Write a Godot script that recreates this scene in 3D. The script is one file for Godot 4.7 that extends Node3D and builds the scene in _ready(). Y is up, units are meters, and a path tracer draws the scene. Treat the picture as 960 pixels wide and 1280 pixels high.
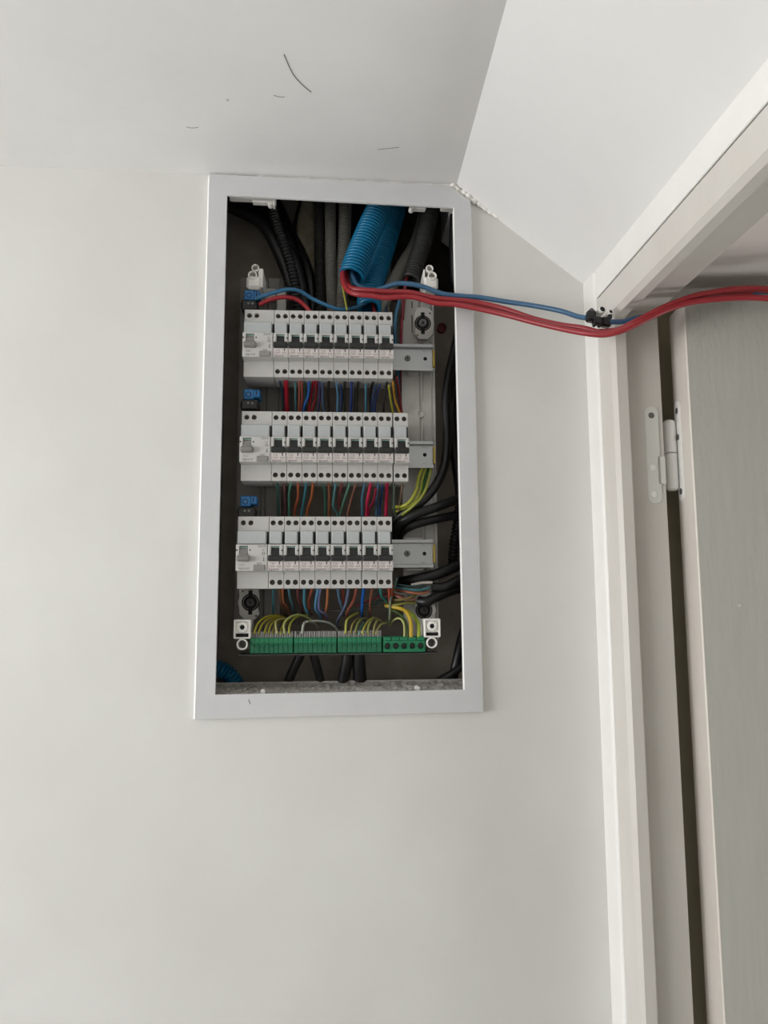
extends Node3D
# A distribution board with its cover removed, in a plastered wall next to a white door. Units are metres;
# the board's own parts are measured in millimetres (u right, v up, w towards the room) from the foot of its top row.

const CAM_AT := Vector3(0, 1.62, 0.85)
const FOCAL := 920.0
var cam_basis := Basis(Vector3(0.9955, -0.0054, 0.0945), Vector3(-0.006, 0.9928, 0.1199), Vector3(-0.0945, -0.1199, 0.9883)).orthonormalized()
var board: Transform3D
var M := {}
var used := {}
var rng := RandomNumberGenerator.new()

# ---------------------------------------------------------------- mesh builder
class Shape:
	var v := PackedVector3Array()
	var n := PackedVector3Array()
	var ix := PackedInt32Array()
	var s := 1.0
	var x := Transform3D.IDENTITY
	func _init(scale_by := 1.0, xf := Transform3D.IDENTITY):
		s = scale_by
		x = xf
	func put(p: Vector3, nor: Vector3) -> int:
		v.append((x * p) * s)
		n.append((x.basis * nor).normalized())
		return v.size() - 1
	func tri_i(a: int, b: int, c: int):        # counter-clockwise seen from outside
		ix.append(a); ix.append(c); ix.append(b)
	func poly(ps: Array, away = null):          # flat convex polygon; turned to face away from the point given
		var nor: Vector3 = (ps[1] - ps[0]).cross(ps[2] - ps[0])
		if nor.length() < 1e-12 and ps.size() > 3:
			nor = (ps[2] - ps[0]).cross(ps[3] - ps[0])
		nor = nor.normalized()
		if away != null:
			var c := Vector3.ZERO
			for p in ps: c += p
			c /= ps.size()
			if nor.dot(c - away) < 0:
				ps = ps.duplicate()
				ps.reverse()
				nor = -nor
		var first := v.size()
		for p in ps: put(p, nor)
		for k in range(1, ps.size() - 1): tri_i(first, first + k, first + k + 1)
	func box(lo: Vector3, hi: Vector3, b := 0.0):
		var c := (lo + hi) / 2
		var h := (hi - lo).abs() / 2
		b = min(b, min(h.x, min(h.y, h.z)) * 0.95)
		var sg := [-1.0, 1.0]
		for k in 3:
			var p := (k + 1) % 3
			var q := (k + 2) % 3
			for a in sg:
				var f := []
				for e in [[-1, -1], [1, -1], [1, 1], [-1, 1]]:
					var t := Vector3.ZERO
					t[k] = a * h[k]; t[p] = e[0] * (h[p] - b); t[q] = e[1] * (h[q] - b)
					f.append(c + t)
				poly(f, c)
			if b > 0:
				for a in sg:
					for d in sg:
						var f := []
						for e in [[-1, 0], [1, 0], [1, 1], [-1, 1]]:
							var t := Vector3.ZERO
							t[k] = e[0] * (h[k] - b)
							t[p] = a * (h[p] - (b if e[1] == 1 else 0.0))
							t[q] = d * (h[q] - (0.0 if e[1] == 1 else b))
							f.append(c + t)
						poly(f, c)
		if b > 0:
			for a in sg:
				for d in sg:
					for e in sg:
						var g := Vector3(a, d, e)
						var f := []
						for k in 3:
							var t := h - Vector3(b, b, b)
							t[k] = h[k]
							f.append(c + t * g)
						poly(f, c)
	func prism(pl: PackedVector2Array, z0: float, z1: float, frame := Transform3D.IDENTITY, caps := true):
		# an outline (either turning) pushed from z0 to z1 in the frame given
		if Geometry2D.is_polygon_clockwise(pl):
			pl = pl.duplicate()
			pl.reverse()
		var m := pl.size()
		var turned := frame.basis.determinant() < 0
		for k in m:
			var a := pl[(k + 1) % m] if turned else pl[k]
			var b := pl[k] if turned else pl[(k + 1) % m]
			poly([frame * Vector3(a.x, a.y, z0), frame * Vector3(b.x, b.y, z0), frame * Vector3(b.x, b.y, z1), frame * Vector3(a.x, a.y, z1)])
		if caps:
			var t := Geometry2D.triangulate_polygon(pl)
			for k in range(0, t.size(), 3):
				var pa := pl[t[k]]
				var pb := pl[t[k + 1]]
				var pc := pl[t[k + 2]]
				if ((pb - pa).cross(pc - pa) < 0) != turned:
					var sw := pb
					pb = pc
					pc = sw
				poly([frame * Vector3(pa.x, pa.y, z1), frame * Vector3(pb.x, pb.y, z1), frame * Vector3(pc.x, pc.y, z1)])
				poly([frame * Vector3(pa.x, pa.y, z0), frame * Vector3(pc.x, pc.y, z0), frame * Vector3(pb.x, pb.y, z0)])
	func tube(ps: Array, radii, sides := 10, caps := true, inward := false):
		# sweep of a round section along points; radii is a number or one number a point
		var m := ps.size()
		var up := Vector3(0.31, 0.2, 0.93)
		var rings := []
		for k in m:
			var t: Vector3 = (ps[min(k + 1, m - 1)] - ps[max(k - 1, 0)]).normalized()
			var side := (up - t * up.dot(t)).normalized()
			up = side
			var w := t.cross(side)
			var r: float = radii if radii is float else radii[k]
			var slope := 0.0
			if not radii is float:
				var run: float = (ps[min(k + 1, m - 1)] - ps[max(k - 1, 0)]).length()
				slope = (radii[min(k + 1, m - 1)] - radii[max(k - 1, 0)]) / max(run, 1e-9)
			var ring := []
			for j in sides:
				var a := TAU * j / sides
				var d := side * cos(a) + w * sin(a)
				var nor := (d - t * slope)
				ring.append(put(ps[k] + d * r, -nor if inward else nor))
			rings.append(ring)
		for k in m - 1:
			for j in sides:
				var a: int = rings[k][j]
				var b: int = rings[k][(j + 1) % sides]
				var c: int = rings[k + 1][(j + 1) % sides]
				var d: int = rings[k + 1][j]
				if inward:
					tri_i(a, d, c); tri_i(a, c, b)
				else:
					tri_i(a, b, c); tri_i(a, c, d)
		if caps:
			for e in [0, m - 1]:
				var t: Vector3 = ((ps[0] - ps[1]) if e == 0 else (ps[m - 1] - ps[m - 2])).normalized()
				var first := put(ps[e], t)
				for j in sides: put((x.affine_inverse() * (v[rings[e][j]] / s)), t)
				for j in sides:
					var a := first + 1 + j
					var b := first + 1 + (j + 1) % sides
					if e == 0: tri_i(first, b, a)
					else: tri_i(first, a, b)
	func lathe(pr: Array, frame := Transform3D.IDENTITY, sides := 20):
		# profile of (radius, height) pairs turned about the frame's z; flat between the pairs along the profile
		for k in pr.size() - 1:
			var a: Vector2 = pr[k]
			var b: Vector2 = pr[k + 1]
			var d := (b - a).normalized()
			var nr := Vector2(d.y, -d.x)
			var first := v.size()
			for j in sides + 1:
				var t := TAU * j / sides
				var c := Vector3(cos(t), sin(t), 0)
				var nor := frame.basis * (c * nr.x + Vector3(0, 0, nr.y))
				put(frame * (c * a.x + Vector3(0, 0, a.y)), nor)
				put(frame * (c * b.x + Vector3(0, 0, b.y)), nor)
			for j in sides:
				var q := first + j * 2
				tri_i(q, q + 2, q + 3); tri_i(q, q + 3, q + 1)
	func holed(u0: float, u1: float, v0: float, v1: float, cu: float, cv: float, r: float, w: float, deep: float, segs := 18):
		# a face at depth w, facing +z, with a round hole that goes `deep` into it
		var an := []
		for k in segs: an.append(TAU * k / segs)
		for c in [[u0, v0], [u1, v0], [u1, v1], [u0, v1]]: an.append(fposmod(atan2(c[1] - cv, c[0] - cu), TAU))
		an.sort()
		var ou := []
		var inn := []
		for a in an:
			var d := Vector2(cos(a), sin(a))
			var t := 1e9
			if d.x > 1e-6: t = min(t, (u1 - cu) / d.x)
			if d.x < -1e-6: t = min(t, (u0 - cu) / d.x)
			if d.y > 1e-6: t = min(t, (v1 - cv) / d.y)
			if d.y < -1e-6: t = min(t, (v0 - cv) / d.y)
			ou.append(Vector3(cu + d.x * t, cv + d.y * t, w))
			inn.append(Vector3(cu + d.x * r, cv + d.y * r, w))
		var m := an.size()
		var back := Vector3(0, 0, deep)
		for k in m:
			var j := (k + 1) % m
			if (inn[k] - inn[j]).length() < 1e-5: continue
			poly([inn[k], ou[k], ou[j], inn[j]])
			poly([inn[j], inn[j] - back, inn[k] - back, inn[k]])
	func mesh(m: Material) -> ArrayMesh:
		var a := []
		a.resize(Mesh.ARRAY_MAX)
		a[Mesh.ARRAY_VERTEX] = v
		a[Mesh.ARRAY_NORMAL] = n
		a[Mesh.ARRAY_INDEX] = ix
		var am := ArrayMesh.new()
		am.add_surface_from_arrays(Mesh.PRIMITIVE_TRIANGLES, a)
		am.surface_set_material(0, m)
		return am

# ---------------------------------------------------------------- scene tree helpers
func numbered(called: String) -> String:
	var k: int = used.get(called, 0)
	used[called] = k + 1
	return called if k == 0 else "%s_%03d" % [called, k]

func tag(o: Node, label: String, category: String, group := ""):
	o.set_meta("label", label)
	o.set_meta("category", category)
	if group: o.set_meta("group", group)

func thing(called: String, label: String, category: String, at_x := Transform3D.IDENTITY, group := "") -> Node3D:
	var o := Node3D.new()
	o.name = numbered(called)
	add_child(o)
	o.transform = at_x
	tag(o, label, category, group)
	return o

func part(called: String, m, mat: Material, parent: Node, at_x := Transform3D.IDENTITY) -> MeshInstance3D:
	var o := MeshInstance3D.new()
	o.name = called
	o.mesh = m.mesh(mat) if m is Shape else m
	if not m is Shape: o.material_override = mat
	parent.add_child(o, true)
	o.transform = at_x
	return o

func struct(called: String, m: Shape, mat: Material) -> MeshInstance3D:
	var o := part(called, m, mat, self)
	o.set_meta("kind", "structure")
	return o

func lone(called: String, m: Shape, mat: Material, label: String, category: String, group := "", at_p := Vector3.ZERO) -> MeshInstance3D:
	var o := part(numbered(called), m, mat, self)
	o.position = at_p
	tag(o, label, category, group)
	return o

# ---------------------------------------------------------------- where things stand
func on_plane(px: float, py: float, nor: Vector3, p: Vector3) -> Vector3:
	# the point of a real plane that a measurement in the photograph stands for
	var d := cam_basis * Vector3((px - 480.0) / FOCAL, (640.0 - py) / FOCAL, -1.0)
	return CAM_AT + d * ((p - CAM_AT).dot(nor) / d.dot(nor))
func bp(px: float, py: float, w: float) -> Vector3:          # on the board, w mm in front of the breakers' lower faces
	return on_plane(px, py, board.basis.z, board * Vector3(0, 0, w * 0.001))
func bl(px: float, py: float, w: float) -> Vector3:          # the same in board millimetres
	return (board.affine_inverse() * bp(px, py, w)) * 1000.0
func wz(px: float, py: float, z: float) -> Vector3:          # on a plane parallel to the back wall
	return on_plane(px, py, Vector3(0, 0, 1), Vector3(0, 0, z))
func bt(u: float, v: float, w := 0.0) -> Transform3D:
	return board * Transform3D(Basis.IDENTITY, Vector3(u, v, w) * 0.001)
func spline(ps: Array, per := 6) -> Array:
	var out := []
	for k in ps.size() - 1:
		var a: Vector3 = ps[max(k - 1, 0)]
		var b: Vector3 = ps[k]
		var c: Vector3 = ps[k + 1]
		var d: Vector3 = ps[min(k + 2, ps.size() - 1)]
		for j in per: out.append(b.cubic_interpolate(c, a, d, float(j) / per))
	out.append(ps[-1])
	return out
func from_px(l: Array) -> Array:                              # [[px, py, w], ...] on the board
	var out := []
	for q in l: out.append(bp(q[0], q[1], q[2]))
	return out

# ---------------------------------------------------------------- materials
func col(r: int, g: int, b: int) -> Color: return Color(r / 255.0, g / 255.0, b / 255.0)
func mat(c: Color, rough := 0.5, metal := 0.0) -> StandardMaterial3D:
	var m := StandardMaterial3D.new()
	m.albedo_color = c
	m.roughness = rough
	m.metallic = metal
	return m
func noise_tex(freq: float, a: Color, b: Color, seed_n: int, size := 512, octaves := 4) -> NoiseTexture2D:
	var f := FastNoiseLite.new()
	f.seed = seed_n
	f.frequency = freq
	f.fractal_octaves = octaves
	var t := NoiseTexture2D.new()
	t.width = size; t.height = size
	t.seamless = true
	t.noise = f
	var g := Gradient.new()
	g.set_color(0, a); g.set_color(1, b)
	t.color_ramp = g
	return t
func bump_tex(freq: float, strength: float, seed_n: int, size := 512) -> NoiseTexture2D:
	var f := FastNoiseLite.new()
	f.seed = seed_n
	f.frequency = freq
	var t := NoiseTexture2D.new()
	t.width = size; t.height = size
	t.seamless = true
	t.noise = f
	t.as_normal_map = true
	t.bump_strength = strength
	return t
func paint(a: Color, b: Color, scale_by: Vector3, rough: float, bump: Texture2D, bump_by: float, seed_n: int, freq := 0.01) -> StandardMaterial3D:
	var m := mat(Color.WHITE, rough)
	m.albedo_texture = noise_tex(freq, a, b, seed_n)
	m.uv1_triplanar = true
	m.uv1_world_triplanar = true
	m.uv1_scale = scale_by
	if bump:
		m.normal_enabled = true
		m.normal_texture = bump
		m.normal_scale = bump_by
	return m

func make_materials():
	var rollers := bump_tex(0.05, 4.0, 3)
	M.wall = paint(col(213, 212, 207), col(220, 220, 216), Vector3(0.8, 0.8, 0.8), 0.6, rollers, 0.03, 11)
	M.ceiling = paint(col(232, 232, 230), col(237, 237, 235), Vector3(1.2, 1.2, 1.2), 0.7, rollers, 0.02, 12)
	M.trim = paint(col(230, 229, 224), col(235, 234, 230), Vector3(3, 3, 3), 0.38, rollers, 0.04, 13)
	M.jamb = paint(col(201, 196, 189), col(208, 204, 197), Vector3(3, 1, 3), 0.45, rollers, 0.05, 14)
	var grain := bump_tex(0.03, 5.0, 5)
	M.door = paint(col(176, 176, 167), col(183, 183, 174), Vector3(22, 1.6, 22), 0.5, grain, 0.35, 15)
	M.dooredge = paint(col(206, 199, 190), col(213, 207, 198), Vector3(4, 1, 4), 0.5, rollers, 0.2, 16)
	M.floor = paint(col(150, 148, 144), col(164, 162, 158), Vector3(2, 2, 2), 0.5, null, 0.0, 17)
	M.hall = paint(col(148, 138, 114), col(160, 150, 126), Vector3(2, 2, 2), 0.8, null, 0.0, 18)
	M.hallceil = paint(col(236, 229, 223), col(240, 234, 228), Vector3(2, 2, 2), 0.8, null, 0.0, 19)
	M.frame = paint(col(200, 201, 202), col(206, 206, 206), Vector3(4, 4, 4), 0.4, null, 0.0, 20)
	M.leaf = mat(col(214, 215, 207), 0.35)
	M.edge = mat(col(246, 246, 243), 0.3)  # surround edges, with the light falling on them put into the colour
	M.shade = mat(col(132, 130, 124), 0.55)  # chassis plastic with the shade of the recess painted in
	M.cavity = paint(col(138, 130, 120), col(156, 148, 138), Vector3(4, 4, 4), 0.9, bump_tex(0.02, 5.0, 6), 0.3, 21)
	M.plaster = paint(col(150, 147, 140), col(232, 229, 222), Vector3(16, 16, 16), 0.95, bump_tex(0.06, 10.0, 7), 0.9, 22, 0.03)
	M.concrete = paint(col(128, 120, 100), col(160, 152, 134), Vector3(10, 10, 10), 0.95, null, 0.0, 23)
	M.caulk = mat(col(236, 234, 228), 0.7)
	M.scuff = mat(col(120, 118, 114), 0.9)
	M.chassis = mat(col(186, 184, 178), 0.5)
	M.white = mat(col(228, 226, 220), 0.4)
	M.body = mat(col(186, 185, 181), 0.42)
	M.window = mat(col(176, 180, 180), 0.3)
	M.toggle = mat(col(27, 28, 27), 0.55)
	M.notch = mat(col(52, 62, 58), 0.5)
	M.teal = mat(col(150, 186, 176), 0.4)
	M.grey = mat(col(122, 120, 117), 0.45)
	M.button = mat(col(132, 130, 127), 0.5)
	M.sticker = mat(col(214, 206, 202), 0.5)
	M.border = mat(col(196, 158, 158), 0.5)
	M.ink = mat(col(92, 84, 84), 0.6)
	M.screw = mat(col(120, 120, 118), 0.35, 0.8)
	M.darkscrew = mat(col(66, 64, 60), 0.45, 0.6)
	M.hole = mat(col(14, 14, 14), 0.8)
	M.rail = paint(col(164, 166, 166), col(182, 184, 184), Vector3(60, 60, 60), 0.34, null, 0.0, 24, 0.05)
	M.rail.metallic = 0.75
	M.yellow = mat(col(196, 168, 70), 0.5)
	M.green = mat(col(15, 112, 74), 0.4)
	M.greendark = mat(col(12, 94, 62), 0.4)
	M.bluebox = mat(col(46, 116, 176), 0.35)
	M.blackbox = mat(col(17, 17, 18), 0.3)
	M.black = mat(col(17, 17, 18), 0.42)
	M.conduit_blue = mat(col(12, 104, 142), 0.38)
	M.conduit_grey = mat(col(122, 120, 112), 0.5)
	M.conduit_dark = mat(col(52, 52, 50), 0.5)
	M.copper = mat(col(200, 190, 180), 0.3, 0.6)
	M.fleck = mat(col(214, 206, 200), 0.35)

# ---------------------------------------------------------------- the set
func _ready():
	rng.seed = 7
	board = Transform3D(Basis(Vector3.UP, -0.0316) * Basis(Vector3.RIGHT, -0.0061), CAM_AT + Vector3(-0.0845, 0.2648, -0.8585))
	var cam := Camera3D.new()
	cam.name = "camera"
	add_child(cam)
	cam.transform = Transform3D(cam_basis, CAM_AT)
	cam.fov = rad_to_deg(2.0 * atan(640.0 / FOCAL))
	cam.near = 0.02
	cam.far = 60
	cam.current = true
	var we := WorldEnvironment.new()
	we.name = "world_environment"
	var env := Environment.new()
	var sky := Sky.new()
	var sm := ProceduralSkyMaterial.new()
	sm.sky_top_color = col(150, 178, 214)
	sm.sky_horizon_color = col(214, 220, 226)
	sm.ground_horizon_color = col(190, 186, 178)
	sm.ground_bottom_color = col(140, 134, 124)
	sm.sky_energy_multiplier = 1.2
	sm.sun_angle_max = 0
	sky.sky_material = sm
	env.background_mode = Environment.BG_SKY
	env.sky = sky
	env.ambient_light_source = Environment.AMBIENT_SOURCE_SKY
	env.tonemap_mode = Environment.TONE_MAPPER_LINEAR
	env.tonemap_exposure = 1.0
	env.sdfgi_enabled = true
	env.ssao_enabled = true
	env.ssil_enabled = true
	we.environment = env
	add_child(we)
	area_light("window_daylight", Vector3(-2.07, 1.6, 1.0), Vector3(1, 0.0, -0.1), Vector2(1.25, 0.85), 3.85)
	area_light("hall_fill_light", Vector3(1.95, 0.8, 0.5), Vector3(-1, 0.5, 0), Vector2(0.8, 0.7), 1.95)  # unseen fill lamp, added to brighten the hall ceiling
	make_materials()
	room()
	door_and_frame()
	enclosure()
	chassis()
	breakers()
	earth_bar()
	conduits()
	wires()
	loose_cables()

func area_light(called: String, at_p: Vector3, towards: Vector3, size: Vector2, energy: float):
	var l := AreaLight3D.new()
	l.name = called
	add_child(l)
	l.area_size = size
	l.light_energy = energy
	l.light_color = col(255, 254, 255)
	l.area_range = 12.0
	l.area_attenuation = 2.0
	l.shadow_enabled = true
	l.look_at_from_position(at_p, at_p + towards, Vector3.UP)

const CEIL := 2.1315
func room():
	var st := Shape.new()
	# back wall with the opening for the board
	for b in [[-2.25, 0, -0.122, CEIL, 0.14], [0.186, 0, 0.26, CEIL, 0.011], [0.26, 0, 0.345, CEIL, 0.14], [-0.122, 0, 0.186, 1.503, 0.14], [-0.122, 2.112, 0.186, CEIL, 0.011]]:
		st.box(Vector3(b[0], b[1], -b[4]), Vector3(b[2], b[3], 0))
	struct("wall_back", st, M.wall)
	st = Shape.new()
	# left wall with a window
	st.box(Vector3(-2.25, 0, 0), Vector3(-2.1, 1.15, 2.4))
	st.box(Vector3(-2.25, 2.05, 0), Vector3(-2.1, CEIL, 2.4))
	st.box(Vector3(-2.25, 1.15, 0), Vector3(-2.1, 2.05, 0.38))
	st.box(Vector3(-2.25, 1.15, 1.72), Vector3(-2.1, 2.05, 2.4))
	struct("wall_left", st, M.wall)
	st = Shape.new()
	for f in [[1.15, 1.2, 0.38, 1.72], [2.0, 2.05, 0.38, 1.72], [1.2, 2.0, 0.38, 0.43], [1.2, 2.0, 1.67, 1.72], [1.2, 2.0, 1.03, 1.07]]:
		st.box(Vector3(-2.2, f[0], f[2]), Vector3(-2.15, f[1], f[3]), 0.004)
	struct("window_1", st, M.trim)
	st = Shape.new()
	st.box(Vector3(-2.25, 0, 2.4), Vector3(2.1, 2.25, 2.52))
	struct("wall_front", st, M.wall)
	st = Shape.new()
	st.box(Vector3(-2.25, -0.1, -0.9), Vector3(2.1, 0, 2.52))
	struct("floor", st, M.floor)
	st = Shape.new()
	st.box(Vector3(-2.25, CEIL, -0.011), Vector3(0.1737, CEIL + 0.12, 2.52))
	var ce := struct("ceiling", st, M.ceiling)
	# the pencil and dirt marks on the ceiling
	for mk in [[[355, 68], [366, 92], [378, 106], [389, 115]], [[342, 119], [349, 121], [356, 121]], [[472, 187], [486, 185.5], [499, 184]], [[283, 124], [285, 126], [286, 125]], [[233, 159], [241, 160], [248, 159]]]:
		var ps := []
		for q in mk: ps.append(on_plane(q[0], q[1], Vector3.UP, Vector3(0, CEIL - 0.0001, 0)))
		st = Shape.new()
		st.tube(spline(ps, 4), 0.0005 if mk.size() == 4 else 0.0003, 6)
		part("scuff_mark", st, M.scuff, ce)
	# the slope between the ceiling and the door head
	st = Shape.new()
	st.prism(PackedVector2Array([Vector2(0.1736, CEIL), Vector2(0.341, 2.0043), Vector2(0.42, 2.0043), Vector2(0.42, CEIL + 0.12), Vector2(0.1736, CEIL + 0.12)]), -2.52, 0.14, slope_frame())
	struct("ceiling_slope", st, M.ceiling)
	st = Shape.new()
	var ps2 := []
	var rad := []
	for k in 90:
		var t := k / 89.0
		var p := wz(564.0, 231.0, 0.004).lerp(wz(622, 272, 0.002), t)
		ps2.append(p + Vector3(sin(k * 0.31), cos(k * 0.23), 0) * 0.0007)
		rad.append((0.0036 if t < 0.55 else 0.0022) * (1.0 + 0.22 * sin(k * 0.61) + 0.18 * sin(k * 0.23 + 1.0)))
	st.tube(ps2, rad, 8)
	part("caulk_bead", st, M.caulk, get_node("ceiling_slope"))
	st = Shape.new()
	ps2 = []
	rad = []
	for k in 120:
		var p := wz(lerpf(262, 566, k / 119.0), lerpf(215.5, 231.5, k / 119.0), 0.003)
		ps2.append(p + Vector3(0, rng.randf_range(-1, 1), 0) * 0.0005)
		rad.append(0.0026 * rng.randf_range(0.7, 1.2))
	st.tube(ps2, rad, 8)
	part("caulk_bead", st, M.caulk, ce)
	# the far part of the door wall, beyond the doorway
	st = Shape.new()
	st.box(Vector3(0.31, 0, 0.96), Vector3(0.39, 2.02, 2.4))
	struct("wall_right", st, M.wall)
	# the room behind the door
	st = Shape.new()
	st.box(Vector3(0.3955, 0, -0.26), Vector3(2.1, 2.25, 0.0))
	struct("wall_hall", st, M.hall)
	st = Shape.new()
	st.box(Vector3(2.0, 0, -0.26), Vector3(2.12, 2.25, 2.4))
	struct("wall_hall_end", st, M.wall)
	st = Shape.new()
	st.box(Vector3(0.397, 1.985, 0.0), Vector3(2.1, 2.14, 2.4))
	struct("ceiling_hall", st, M.hallceil)

func slope_frame() -> Transform3D:
	# the slope's edges run towards the room and lean a little towards the window, like the door head
	return Transform3D(Basis(Vector3(1, 0, 0), Vector3(0, 1, 0), Vector3(0.04, 0, -1.0)), Vector3.ZERO)

func wall_frame() -> Transform3D:
	# x across the wall's thickness (into the other room), y up, z out of the corner along the door wall
	return Transform3D(Basis(Vector3(1, 0, 0.0268), Vector3.UP, Vector3(-0.0268, 0, 1)), Vector3(0.3335, 0, 0))

func door_and_frame():
	var f := wall_frame()
	var st := Shape.new(1.0, f)
	var far := 0.93
	# architrave: a moulding against the corner and under the slope
	var rounded := PackedVector2Array([Vector2(0.06, -0.006), Vector2(-0.0012, -0.006)])
	for k in 7: rounded.append(Vector2(0.0038 - 0.005 * cos(PI / 2 * k / 6), 0.0322 + 0.005 * sin(PI / 2 * k / 6)))
	rounded.append(Vector2(0.06, 0.0372))
	st.prism(rounded, 0, 2.0105, Transform3D(Basis(Vector3(1, 0, 0), Vector3(0, 0, 1), Vector3(0, 1, 0)), Vector3.ZERO))
	var c1 := struct("trim_1", st, M.trim)
	st = Shape.new(1.0, f)
	st.box(Vector3(0.0, 1.9758, 0.0385), Vector3(0.06, 2.03, far + 0.04), 0.0008)
	part("head_moulding", st, M.trim, c1)
	st = Shape.new(1.0, f)
	st.box(Vector3(-0.004, 0, far), Vector3(0.06, 1.975, far + 0.04), 0.004)
	part("jamb_moulding", st, M.trim, c1)
	# door frame: hanging jamb with stop and rebate, head, far jamb
	st = Shape.new(1.0, f)
	st.prism(PackedVector2Array([Vector2(0.0012, 0.0386), Vector2(0.0012, 0.073), Vector2(0.0055, 0.0785), Vector2(0.017, 0.0785), Vector2(0.0185, 0.077), Vector2(0.0185, 0.0665), Vector2(0.0605, 0.0665), Vector2(0.0605, 0.0388)]), 0, 1.972, Transform3D(Basis(Vector3(1, 0, 0), Vector3(0, 0, 1), Vector3(0, 1, 0)), Vector3.ZERO))
	var fr := struct("door_frame", st, M.jamb)
	st = Shape.new(1.0, f)
	st.prism(PackedVector2Array([Vector2(0.0008, 1.9738), Vector2(0.0008, 1.9425), Vector2(0.0055, 1.937), Vector2(0.017, 1.937), Vector2(0.0185, 1.9385), Vector2(0.0185, 1.9495), Vector2(0.0605, 1.9495), Vector2(0.0605, 1.9735)]), 0.0388, far)
	part("head", st, M.jamb, fr)
	st = Shape.new(1.0, f)
	st.prism(PackedVector2Array([Vector2(-0.002, far), Vector2(-0.002, far - 0.04), Vector2(0.017, far - 0.04), Vector2(0.0185, far - 0.028), Vector2(0.0605, far - 0.028), Vector2(0.0605, far)]), 0, 1.937, Transform3D(Basis(Vector3(1, 0, 0), Vector3(0, 0, 1), Vector3(0, 1, 0)), Vector3.ZERO))
	part("lock_jamb", st, M.jamb, fr)
	# masonry above the door head and behind the jamb
	st = Shape.new(1.0, f)
	st.box(Vector3(0.002, 2.0, 0.0), Vector3(0.055, 2.25, 2.0))
	struct("wall_over_door", st, M.wall)
	# the open door
	var yaw := deg_to_rad(8.0)
	var dx := Transform3D(Basis(Vector3.UP, -yaw), Vector3(0.4155, 0, 0.05))
	dx.basis = Basis(Vector3(cos(yaw), 0, sin(yaw)), Vector3.UP, Vector3(-sin(yaw), 0, cos(yaw)))
	st = Shape.new(1.0, dx)
	st.box(Vector3(0.001, 0.008, 0.0005), Vector3(0.82, 1.951, 0.0478), 0.0015)
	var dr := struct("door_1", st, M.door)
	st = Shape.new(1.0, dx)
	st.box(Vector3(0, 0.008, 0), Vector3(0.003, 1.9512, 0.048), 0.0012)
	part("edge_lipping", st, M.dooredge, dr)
	for q in [[924, 757, 1.6]]:
		var p := dx.affine_inverse() * on_plane(q[0], q[1], dx.basis.z, dx * Vector3(0, 0, 0.0478))
		st = Shape.new(1.0, dx)
		st.lathe([Vector2(0.0018, 0.0475), Vector2(0.0016, 0.0486), Vector2(0.0008, 0.0481), Vector2(0, 0.048)], Transform3D(Basis.IDENTITY, Vector3(p.x, p.y, 0)), 10)
		part("paint_blister", st, M.dooredge, dr)
	hinge(f, dx)

func stadium(x0: float, x1: float, y0: float, y1: float) -> PackedVector2Array:
	var r := (x1 - x0) / 2
	var c := (x0 + x1) / 2
	var o := PackedVector2Array()
	for k in 13: o.append(Vector2(c + r * cos(PI * k / 12), y1 - r + r * sin(PI * k / 12)))
	for k in 13: o.append(Vector2(c - r * cos(PI * k / 12), y0 + r - r * sin(PI * k / 12)))
	return o

func screw_at(parent: Node, xf: Transform3D, r: float, m: Material, called := "screw"):
	var st := Shape.new()
	st.lathe([Vector2(r, -0.0004), Vector2(r * 0.92, 0.0004), Vector2(r * 0.55, 0.0007), Vector2(0, 0.0007)], Transform3D.IDENTITY, 16)
	var sc := part(called, st, m, parent, xf)
	var parent_is_part := parent.get_parent() != self
	st = Shape.new()
	st.box(Vector3(-r * 0.6, -r * 0.13, 0.0004), Vector3(r * 0.6, r * 0.13, 0.00078))
	st.box(Vector3(-r * 0.13, -r * 0.6, 0.0004), Vector3(r * 0.13, r * 0.6, 0.00078))
	if parent_is_part: return
	part("cross_slot", st, M.hole, sc)

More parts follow.
